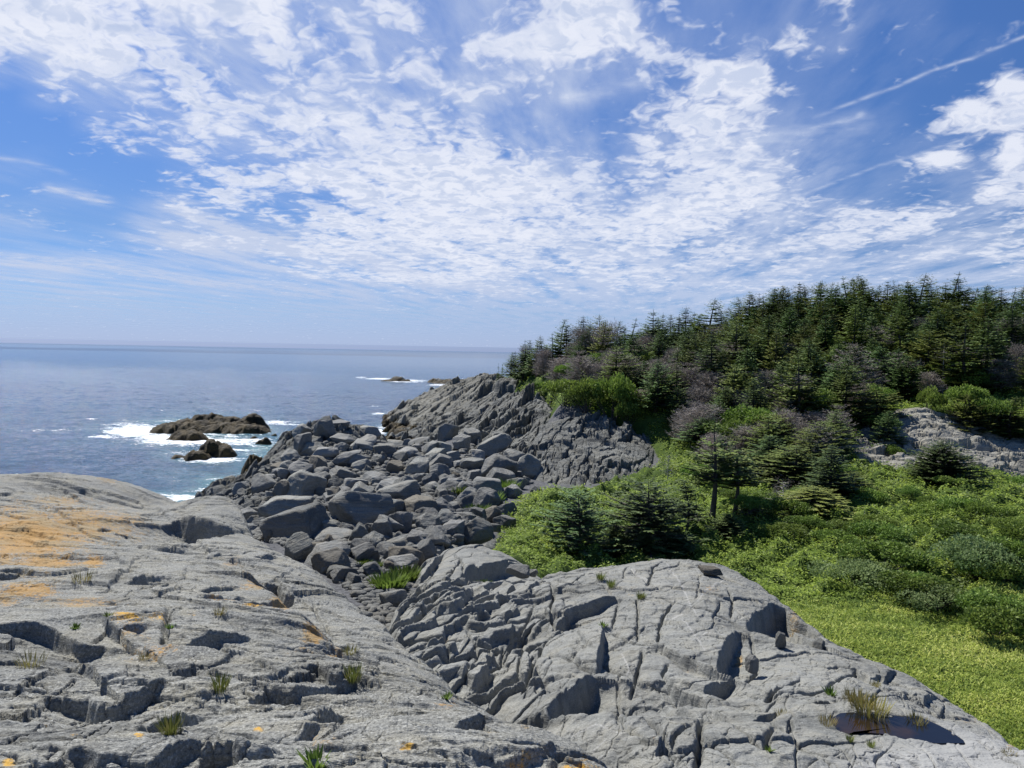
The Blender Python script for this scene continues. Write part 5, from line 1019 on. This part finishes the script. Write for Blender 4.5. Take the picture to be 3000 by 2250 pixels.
# --- the skyline
SKY = [c5(*p) for p in ((240, 690), (270, 680), (325, 600), (375, 600), (420, 600), (460, 570), (520, 550), (600, 450), (640, 500), (680, 560), (760, 430), (800, 470), (890, 415), (930, 470), (1000, 465), (1060, 500), (1120, 445), (1160, 520), (1210, 480), (1265, 380), (1300, 440), (1335, 405), (1390, 415), (1450, 420), (1500, 365), (1560, 400), (1600, 420), (1690, 300), (1760, 370), (1830, 360), (1900, 290), (1960, 255), (2050, 260), (2120, 225), (2180, 215))] + \
      [c6(*p) for p in ((40, 300), (100, 310), (170, 260), (260, 240), (330, 250), (390, 205), (450, 240), (530, 200), (580, 200), (650, 215), (700, 230), (780, 165), (820, 170), (880, 150), (930, 165), (980, 250), (1040, 235), (1110, 205), (1190, 190), (1270, 190), (1320, 215), (1390, 135), (1480, 215), (1530, 235), (1580, 210), (1660, 125), (1700, 170), (1750, 240), (1800, 250), (1890, 220), (1940, 235), (2030, 255), (2110, 245), (2190, 240), (2280, 235))]
SKY = np.array(SKY)
GW = 'spruces of the wood on the hill'
L_SK = 'dark spruce whose thin pointed top stands against the sky along the crest'
L_OL = 'olive-green wind-bent spruce of the wood, among darker ones'
L_IN = 'dark green spruce packed inside the wood, below the skyline'
FOREST = wpoly([(1490, None, 138, 0), (1488, None, 113, 0), (1600, None, 103, 0), (1750, None, 92, 0), (1950, None, 84, 0), (2060, None, 72, 0), (2180, None, 63, 0), (2300, None, 61, 0), (2420, None, 66, 0), (2600, None, 69, 0), (3200, None, 68, 0), (3300, None, 134, 0), (1500, None, 142, 0)])
pts_f = []
for i, (u, v) in enumerate(SKY):
    Y = 118 if u < 1560 else (110 if u < 1900 else 106); Y += rng.uniform(-7, 7); p = at(u, v, Y); z = gz(p[0], p[1])[0]; h = p[2] - z
    if h > 10.5: h = 10.5; z = p[2] - h     # stands on higher ground
    if h < 3.2: h = 3.2; z = p[2] - h
    k = ('spruce_d', 'spruce_b', 'spruce_f', 'spruce_a', 'spruce_e', 'olive_a', 'spruce_f')[i % 7] if u < 1900 else ('olive_a', 'spruce_e', 'spruce_d', 'olive_b', 'spruce_f', 'spruce_c', 'olive_a')[i % 7]
    if 1890 < u < 2060: k = ('spruce_a', 'spruce_b')[i % 2]
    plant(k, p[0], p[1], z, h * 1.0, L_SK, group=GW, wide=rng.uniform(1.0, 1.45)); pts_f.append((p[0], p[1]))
def skyv(u): return np.interp(u, SKY[:, 0], SKY[:, 1])
cnt = 0; tries = 0
while cnt < 150 and tries < 20000:
    tries += 1; Y = 60 + 62 * rng.random() ** 1.15; u = rng.uniform(1490, 3120); d = rays(u, 1100); x = d[0] / d[1] * Y
    if polydist(FOREST, np.array([x]), np.array([Y]))[0] > 0: continue
    if min((math.hypot(x - a, (Y - b) * .8) for a, b in pts_f), default=9) < 2.5 + .012 * Y: continue
    z = gz(x, Y)[0]; ub, vb = proj(x, Y, z); h = rng.uniform(5.2, 8.8) * (1.0 if Y > 80 else .85)
    vt_min = skyv(u) + rng.uniform(8, 40) + (Y < 90) * 20
    if u < 1720: h *= .8
    zt = at(u, vt_min, Y)[2]; h = min(h, zt - z)
    if h < 2.0: continue
    frac = (Y - 60) / 62
    k = rng.choice(['spruce_a', 'spruce_b', 'spruce_c', 'spruce_d', 'spruce_e', 'olive_a', 'olive_b', 'olive_c'], p=[.24, .2, .18, .08, .06, .09, .08, .07]) if frac > .35 else rng.choice(['spruce_a', 'spruce_c', 'spruce_e', 'olive_a', 'olive_b', 'olive_c'], p=[.2, .2, .15, .15, .15, .15])
    plant(k, x, Y, z, h, L_OL if k.startswith('olive') else L_IN, group=GW, wide=rng.uniform(1.0, 1.45)); pts_f.append((x, Y)); cnt += 1
# --- dead trees in and before the wood
GB = 'green shrubs below the wood'
GD = 'dead grey-brown spruces at the front of the wood'
DEAD = [((1705, 1105), 965, 110, 98, 'dead_a', 'broad dead brown-grey spruce behind the cliff-top shrubs, left of the pair'), ((1775, 1105), 950, 130, 97, 'dead_b', 'tall dark dead spruce, right of the pair behind the cliff-top shrubs'), ((1660, 1110), 1040, 120, 97, 'dead_c', 'low sprawling dead spruce at the left end of the dead group'),
        ((1735, 1118), 1062, 70, 94, 'snag', 'small bleached dead tree in front of the dead pair'), ((1535, 1100), 1010, 50, 116, 'dead_d', 'thin dead spruce among live ones at the seaward end of the wood'), ((1932, 1145), 1052, 70, 86, 'dead_a', 'round-topped dead spruce before the dark pointed spruces'),
        ((1868, 1222), 1140, 120, 72, 'dead_b', 'dead spruce hanging over the top of the tilted cliff'), ((2100, 1195), 1090, 150, 76, 'dead_c', 'wide dead spruce thicket in the middle of the slope'), ((2180, 1190), 1085, 120, 76, 'dead_d', 'dead spruce right of the wide thicket in mid slope'), ((2020, 1250), 1165, 120, 70, 'dead_a', 'dead spruce below and left of the wide thicket'),
        ((2170, 1290), 1150, 110, 66, 'dead_b', 'dead feathery spruce above the tall olive spruces'), ((2050, 1290), 1215, 90, 66, 'dead_c', 'low dead spruce beside the head of the green gully'), ((2493, 1138), 1000, 150, 72, 'greydead', 'big pale grey dead spruce in the centre of the wood'), ((2690, 1045), 925, 80, 88, 'dead_d', 'dead reddish-brown spruce high in the wood'),
        ((2950, 1085), 938, 120, 80, 'dead_a', 'big dark brown dead spruce near the upper right of the wood'), ((2675, 1150), 1058, 90, 72, 'dead_b', 'small dead spruce below the reddish-brown one'), ((2760, 1160), 1003, 60, 70, 'snag', 'thin bleached leafless snag above the pale rock wall'), ((2900, 1030), 970, 60, 86, 'dead_c', 'small dead crown beside the big dark brown dead spruce'),
        ((2420, 975), 935, 40, 98, 'dead_d', 'tiny brown dead crown high in the middle of the wood')]
for (u, vb), vt, w, Y, k, lab in DEAD: uvtree(k, u, vb, vt, lab, 'dead tree', 'dead_spruce', GD, w=w, Y=Y)
# --- mixed growth on the slope between wood and meadow
SLOPE = [(1560, 1120), (1900, 1060), (2300, 1040), (3060, 1080), (3060, 1180), (2600, 1190), (2520, 1260), (2450, 1400), (2300, 1420), (2120, 1420), (2040, 1380), (2000, 1290), (1930, 1230), (1800, 1160)]
cnt = 0; tries = 0; pts_s = []
while cnt < 135 and tries < 20000:
    tries += 1; u = rng.uniform(1560, 3060); v = rng.uniform(1060, 1430)
    if not img_poly_mask(SLOPE, np.array([u]), np.array([v]))[0]: continue
    X, Y, ok = hit(lambda a, b: ground(a, b, False), [u], [v], 40, 120); x, y = X[0], Y[0]
    if min((math.hypot(x - a, (y - b) * .8) for a, b in pts_s), default=9) < 1.9: continue
    if min(polydist(P_, np.array([x]), np.array([y]))[0] for P_, T_ in MASSES) < 0.3: continue
    z = gz(x, y)[0]; q = rng.random(); pts_s.append((x, y)); cnt += 1
    if q < .40: plant('dead_' + 'abcd'[cnt % 4], x, y, z, rng.uniform(2.2, 4.2), 'brittle brown-grey dead spruce in the tangle on the slope under the wood', 'dead tree', 'dead_spruce', GD, wide=rng.uniform(.9, 1.3))
    elif q < .62: plant('bush_' + 'abc'[cnt % 3], x, y, z, rng.uniform(1.2, 2.4), 'leafy green shrub in the tangle on the slope under the wood', 'bush', 'shrub', GB, wide=rng.uniform(.8, 1.2))
    else: plant(rng.choice(['olive_a', 'olive_b', 'olive_c', 'spruce_c', 'spruce_e', 'spruce_a']), x, y, z, rng.uniform(3.0, 5.2), 'short spruce in the tangle on the slope under the wood', group=GW, wide=rng.uniform(1.1, 1.6))
# --- low bushes swelling out of the meadow
cnt = 0
while cnt < 42:
    u = rng.uniform(1950, 3020); v = rng.uniform(1430, 1900)
    if v > 1500 + (u - 1950) * .42: continue
    X, Y, ok = hit(lambda a, b: ground(a, b, False), [u], [v], 14, 70); x, y = X[0], Y[0]
    if polydist(DP, X, Y)[0] < 1.5 or polydist(F_RIGHT, X, Y)[0] < .5: continue
    q = rng.random(); z = gz(x, y)[0]
    plant('bush_' + 'abc'[cnt % 3] if q < .97 else 'silver', x, y, z, rng.uniform(.5, 1.0), 'low bush swelling out of the green thicket on the valley floor', 'bush', 'shrub', 'low bushes on the valley floor', wide=rng.uniform(1.0, 1.7)); cnt += 1
for u, v, h, w in ((2515, 1690, 50, 50), (2735, 1770, 56, 110), (2330, 1560, 50, 120), (2600, 1600, 40, 90), (2900, 1560, 40, 80)):
    uvtree('bone', u, v, v - h, 'small clump of grey leafless stalks standing in the green thicket', 'dead bush', 'dead_shrub', 'grey leafless clumps in the thicket', w=w)
# --- trees standing free
uvtree('spruce_f', 1462, 1098, 1062, 'small lone spruce at the very tip of the wooded headland, left one', name='spruce_tree', w=20, Y=119)
uvtree('spruce_b', 1472, 1100, 1060, 'small lone spruce at the very tip of the wooded headland, right one', name='spruce_tree', w=20, Y=119)
uvtree('scrag_c', 1700, 1640, 1425, 'ragged dark spruce standing alone in the meadow, left of its twin', w=165)
uvtree('scrag_c', 1905, 1650, 1405, 'fuller ragged dark spruce at the meadow edge, right of its twin', w=215, yaw=2.0)
uvtree('spruce_c', 1800, 1650, 1520, 'low dark spruce between the two ragged meadow spruces', w=100)
uvtree('spruce_c', 1900, 1660, 1560, 'low dark spruce skirt at the foot of the fuller ragged spruce', w=130)
uvtree('scrag_b', 2085, 1550, 1235, 'tall olive spruce with a long bare trunk beside the gully, front one', w=230)
uvtree('scrag_b', 2150, 1535, 1270, 'tall olive spruce with a long bare trunk beside the gully, rear one', w=200, yaw=1.5)
uvtree('scrag_a', 2010, 1585, 1395, 'thin leaning spruce with a bare lower trunk near the bleached wood', w=110, yaw=4.0)
uvtree('blue', 2758, 1425, 1288, 'bushy blue-green spruce standing alone before the pale rock wall', w=190)
for q, lab in (((2330, 1440, 1300, 170), 'dark bushy spruce left of the pale rock wall, upper left of its cluster'), ((2430, 1490, 1300, 170), 'dark layered spruce with a pale bare twig, in the cluster left of the rock wall'), ((2240, 1420, 1270, 160), 'dark spruce behind the bleached fallen wood'), ((2500, 1475, 1380, 150), 'low dark spruce at the right edge of the cluster'),
               ((2380, 1530, 1420, 170), 'low spreading spruce right of the bleached fallen wood'), ((2270, 1350, 1210, 170), 'dark spruce at the foot of the wood above the smooth grey knoll'), ((2400, 1370, 1230, 160), 'dark green spruce above the layered one at the foot of the wood'), ((2600, 1330, 1200, 110), 'narrow dark spruce hugging the left of the pale rock wall'),
               ((2200, 1530, 1460, 120), 'low dark spruce under the two bare-trunked spruces'), ((2130, 1590, 1500, 140), 'dark scrubby spruce below the bleached wood'), ((1990, 1640, 1540, 120), 'small dark spruce right of the fuller ragged spruce'), ((2060, 1330, 1220, 150), 'olive spruce at the head of the green gully'),
               ((2350, 1250, 1120, 150), 'broad spruce above the bright round shrub'), ((2840, 1280, 1150, 130), 'olive spruce just above the pale rock wall'), ((2960, 1290, 1160, 130), 'dark spruce above the right end of the pale rock wall'), ((2560, 1240, 1120, 130), 'spruce over the dark hollow beside the rock wall')):
    uvtree(rng.choice(['spruce_c', 'olive_c', 'spruce_a', 'olive_a']), q[0], q[1], q[2], lab, w=q[3])
# --- bleached wood
for u, vb, vt, w, lab in ((2290, 1510, 1400, 120, 'bleached white dead tree skeleton at the meadow edge'), (2340, 1530, 1440, 150, 'second bleached dead tree with one long curved branch'), (1955, 1420, 1325, 60, 'small dead tree with white trunk in the green gully'), (2030, 1560, 1500, 80, 'tangle of pale bare branches behind the meadow spruces')):
    uvtree('bone', u, vb, vt, lab, 'dead tree', 'dead_tree', 'bleached dead trees', w=w)
# --- shrubs
for u, vb, vt, w, k, lab in ((1650, 1190, 1125, 150, 'bush_a', 'bright green shrub on the cliff top, left'), (1720, 1215, 1130, 140, 'bush_b', 'bright green shrub on the cliff top, middle'), (1790, 1240, 1120, 160, 'bush_c', 'large green shrub on the cliff top, right'), (1590, 1160, 1125, 90, 'bush_b', 'small green shrub nearest the headland rocks'), (1840, 1265, 1190, 100, 'bush_a', 'dark green shrub drooping over the tilted cliff'),
                          (2453, 1212, 1145, 150, 'bush_a', 'bright green rounded shrub in the middle of the wood'), (2240, 1130, 1062, 130, 'bush_b', 'green leafy shrub before the dark spruces'), (2370, 1130, 1080, 90, 'bush_c', 'small green shrub left of the big grey dead spruce'), (2560, 1200, 1140, 120, 'bush_b', 'olive shrub right of the bright rounded one'), (2820, 1220, 1140, 150, 'bush_c', 'leafy shrub below the bleached snag'),
                          (2900, 1250, 1180, 140, 'bush_a', 'green shrub on top of the pale rock wall'), (2720, 1230, 1150, 100, 'bush_b', 'shrub left of the snag on top of the pale rock wall'), (2000, 1160, 1100, 110, 'bush_c', 'green shrub beside the round-topped dead spruce'), (2870, 1705, 1588, 300, 'silver', 'round grey-green shrub alone in the meadow'), (2040, 1440, 1370, 110, 'bush_a', 'green shrub beside the pale knob in the gully'),
                          (2600, 1360, 1310, 100, 'bush_c', 'low bright shrub against the pale rock wall'), (2480, 1420, 1370, 120, 'bush_b', 'green shrub at the foot of the layered spruce'), (2580, 1300, 1225, 110, 'bush_b', 'dark green creeper-like shrub on the left of the rock wall')):
    uvtree(k, u, vb, vt, lab, 'bush', 'shrub', GB, w=w, Y=None)
# --- meadow and thicket leaves, sampled over the ground
VEG = [(1040, 1600), (1200, 1540), (1330, 1560), (1420, 1500), (1480, 1440), (1560, 1420), (1650, 1440), (1860, 1410), (1940, 1330), (1960, 1250), (1900, 1230), (1700, 1215), (1560, 1150), (1490, 1105), (1600, 1090), (3520, 1000), (3520, 2260), (2980, 2230), (2840, 2080), (2400, 1880), (2270, 1780), (2150, 1680), (1970, 1650), (1600, 1680), (1500, 1640), (1300, 1620)]
def leaves():
    r = np.random.default_rng(3); N = 510000; u = r.uniform(1030, 3520, N); v = 1060 + 1200 * r.random(N) ** .85; m = img_poly_mask(VEG, u, v); u, v = u[m], v[m]
    X, Y, ok = hit(lambda a, b: ground(a, b, False), u, v, 12, 125, 120); X, Y = X[ok], Y[ok]
    X = X + r.normal(0, .004, len(X)) * Y; Y = Y + r.normal(0, .01, len(Y)) * Y
    k = polydist(ROCKY, X, Y) > -0.5 + .6 * noise(X * .4, Y * .4, 19)
    for P_, T_ in MASSES: k &= polydist(P_, X, Y) > -0.4 + 0.9 * noise(X * .5, Y * .5, 18)
    k &= polydist(DP, X, Y) > -.5; k &= polydist(SP, X, Y) > -.3
    X, Y = X[k], Y[k]; Z = ground(X, Y); th = THICK(X, Y); n = len(X)
    pat = fbm(X * .22, Y * .22, 71, 4); pat2 = fbm(X * .7, Y * .7, 75, 3); sc_ = (Y / 30) ** .85
    def build(name, sel, mat, L, W, upz, lift, label, tb=.5, cat='ground cover'):
        i = np.where(sel)[0]; m_ = len(i); b = np.c_[X[i], Y[i], Z[i] + r.uniform(-.02, 1, m_) * lift * sc_[i]]; d = unit(np.c_[r.normal(size=(m_, 2)), r.uniform(*upz, m_)])
        ln = L * r.uniform(.6, 1.4, m_) * sc_[i]; t = np.clip(tb + .30 * pat2[i] + .25 * pat[i] + r.normal(0, .16, m_), 0, 1)
        sd_ = unit(np.cross(d, [0, 0, 1.0]) + r.normal(size=(m_, 3)) * (.35 if W > .3 else 1.0)); o = link(bpy.data.objects.new(name, quads(name, b, d, sd_, ln, ln * W, t, M[mat]))); tag(o, label, cat, kind='stuff')
    rr = r.random(n)
    grassy = (th + .35 * pat < .5); gr = grassy & (rr < .62)
    build('meadow_grass', gr, 'grass', .17, .20, (.1, 1.3), .05, 'pale yellow-green grass and herbs of the open meadow', .45)
    build('meadow_herbs', grassy & ~gr, 'shrub', .10, .6, (.1, 1.0), .12, 'low green herbs mixed into the open meadow', .75)
    tk = ~grassy; si = tk & (pat2 + .3 * r.normal(size=n) > .62)
    build('thicket', tk & ~si & (pat > -.25), 'shrub', .12, .55, (-.3, .7), .16, 'dense green knee-high thicket covering the valley floor', .42)
    build('bayberry_cover', tk & ~si & (pat <= -.25), 'shrub', .11, .6, (-.2, .8), .18, 'brighter green leafy ground cover in patches of the thicket', .75)
    build('grey_herbs', si, 'silver', .10, .5, (.3, 1.8), .2, 'grey-green herbs scattered through the thicket', .5)
leaves()
# --- green weeds between the boulders, and tufts on the bedrock
def tuft(seed, n=70, H=.16, R=.07, mat='grass', w=.07, lean=.5):
    r = np.random.default_rng(seed); a = r.uniform(0, 6.28, n); q = R * np.sqrt(r.random(n)); b = np.c_[np.cos(a) * q, np.sin(a) * q, np.full(n, -.01)]
    d = unit(np.c_[np.cos(a) * lean * r.random(n), np.sin(a) * lean * r.random(n), np.ones(n)]); L = H * r.uniform(.5, 1.1, n)
    return quads('tuft', b, d, unit(np.c_[-np.sin(a), np.cos(a), 0 * a]), L, L * w, np.clip(.5 + r.normal(0, .25, n), 0, 1), M[mat], bend=np.c_[np.cos(a), np.sin(a), 0 * a] * (L * .25 * r.random(n))[:, None])
TF = {'grass': [tuft(1, 110, mat='tuft'), tuft(2, 80, .13, .09, 'tuft')], 'dry': [tuft(3, 120, .15, .12, 'dry'), tuft(4, 80, .12, .12, 'dry')], 'leafy': [tuft(5, 34, .15, .05, 'bush', .2, .9)], 'weed': [tuft(6, 420, .5, .5, 'bush', .16, .9), tuft(7, 380, .4, .5, 'bush', .14, 1.0)]}
def put_tuft(kind, u, v, hpx, fn, y0, y1, label, lift=0.0, cat='grass tuft', name='grass_tuft', group=None):
    X, Y, ok = hit(fn, [u], [v], y0, y1); X, Y = X[0], Y[0]; z = fn(np.array([X]), np.array([Y]))[0]
    gk = {ledge_base: 'ledge', dome_base: 'dome'}.get(fn)
    if gk:
        gx, gy, gz_ = GRIDS[gk]; U_, V_ = proj(gx[::3, ::3], gy[::3, ::3], gz_[::3, ::3]); e_ = np.hypot(U_ - u, V_ - v); e_ = np.where(e_ < 14, gy[::3, ::3], 1e9); i_ = np.unravel_index(np.argmin(e_), e_.shape)
        if e_[i_] < 1e8: X, Y, z = gx[::3, ::3][i_], gy[::3, ::3][i_], gz_[::3, ::3][i_]; lift = -.01
    me = TF[kind][int(u) % len(TF[kind])]
    o = bpy.data.objects.new(name, me); COL.objects.link(o); h0 = .5 if kind == 'weed' else .15; s = hpx / F * Y / h0; o.location = (X, Y, z + lift); o.scale = (s, s, s); o.rotation_euler = (0, 0, u); tag(o, label, cat, group); return o
GTF = 'tufts growing in cracks of the rock ledge'
for kind, u, v, h, lab in (('grass', 500, 2135, 60, 'spiky green tuft beside the orange lichen pocket in the ledge'), ('leafy', 920, 2235, 66, 'bright leafy green plant at the bottom edge of the ledge'), ('grass', 650, 2012, 48, 'pale olive tuft in front of the long dark slit'), ('grass', 1040, 1982, 50, 'reddish-tipped tuft near the right edge of the ledge'),
                           ('dry', 95, 1935, 50, 'wide straw-coloured tuft under the long dark ledge at the far left'), ('leafy', 222, 1828, 24, 'small bright plant above the rusty lichen patch'), ('leafy', 318, 1790, 20, 'tiny bright plant on the bare ledge above centre'), ('dry', 245, 1690, 40, 'straw-coloured tuft on the orange lichen slope'),
                           ('leafy', 488, 1838, 22, 'tiny green plant in the vertical crack of the ledge'), ('dry', 650, 1785, 22, 'reddish tuft in the shadow of a small ledge'), ('dry', 420, 1915, 20, 'thin dry tuft beside the long dark slit'), ('leafy', 1318, 2042, 28, 'green tuft in the notch of the dark smooth flank'), ('dry', 1030, 1900, 26, 'dry tuft where the orange ridge ends')):
    put_tuft(kind, u, v, h, ledge_base, 2.4, 28, lab, -.02, group=GTF)
GDT = 'tufts growing in joints of the broad dome'
for kind, u, v, h, lab in (('dry', 2530, 2060, 50, 'large olive tuft behind the rain pool'), ('dry', 2560, 2085, 56, 'straw-coloured tuft on the rear bank of the rain pool'), ('dry', 2500, 2040, 40, 'green-brown tuft left of the large olive tuft'), ('leafy', 2440, 2025, 30, 'bright leafy plant in a joint left of the pool'), ('dry', 2690, 2110, 34, 'pale dry tuft at the right end of the rain pool'),
                           ('dry', 2430, 2110, 30, 'straw tuft left of the rain pool'), ('grass', 2560, 2178, 22, 'green grass along the front bank of the rain pool'), ('grass', 2500, 2160, 22, 'olive grass along the front bank, left end'), ('dry', 2285, 2080, 24, 'dry tuft in the long joint left of the pool'), ('grass', 1760, 1685, 24, 'upper tuft in the green seam of the dome'), ('grass', 1800, 1712, 24, 'lower tuft in the green seam of the dome'),
                           ('grass', 1880, 1742, 24, 'tuft at the end of the green seam of the dome'), ('leafy', 1775, 1826, 20, 'green plant under the small dark overhang'), ('dry', 2570, 1998, 18, 'small tuft in the shadowed joint above the pool'), ('leafy', 2255, 2188, 20, 'tiny green plant in a joint below the dome blocks'), ('dry', 2965, 2200, 26, 'rusty tuft at the right rim of the dome')):
    put_tuft(kind, u, v, h, dome_base, 7, 24, lab, .0, group=GDT)
GWD = 'green weeds between the boulders'
for kind, u, v, h, lab in (('weed', 1140, 1728, 44, 'bright green weed clump in the cobble gully'), ('weed', 1190, 1705, 40, 'olive weed clump right of the bright one in the gully'), ('weed', 1060, 1660, 20, 'small green weed left in the boulder gully'), ('weed', 1335, 1450, 40, 'yellow-green weed clump left of the long rounded boulder'), ('weed', 1425, 1475, 44, 'green weed clump below the long rounded boulder'),
                           ('weed', 1400, 1510, 30, 'green weed clump beside the upright dark boulder'), ('weed', 1100, 1668, 18, 'small green weed beside the pale faceted boulder'), ('weed', 1480, 1440, 34, 'green weeds at the cove-side corner of the meadow')):
    put_tuft(kind, u, v, h, bed, 14, 90, lab, .05, 'weed clump', 'weed_clump', GWD)
put_tuft('weed', 1415, 1722, 26, small_base, 20, 29, 'green weed in the hollow below the small whaleback rock', 0, 'weed clump', 'weed_clump', GWD)
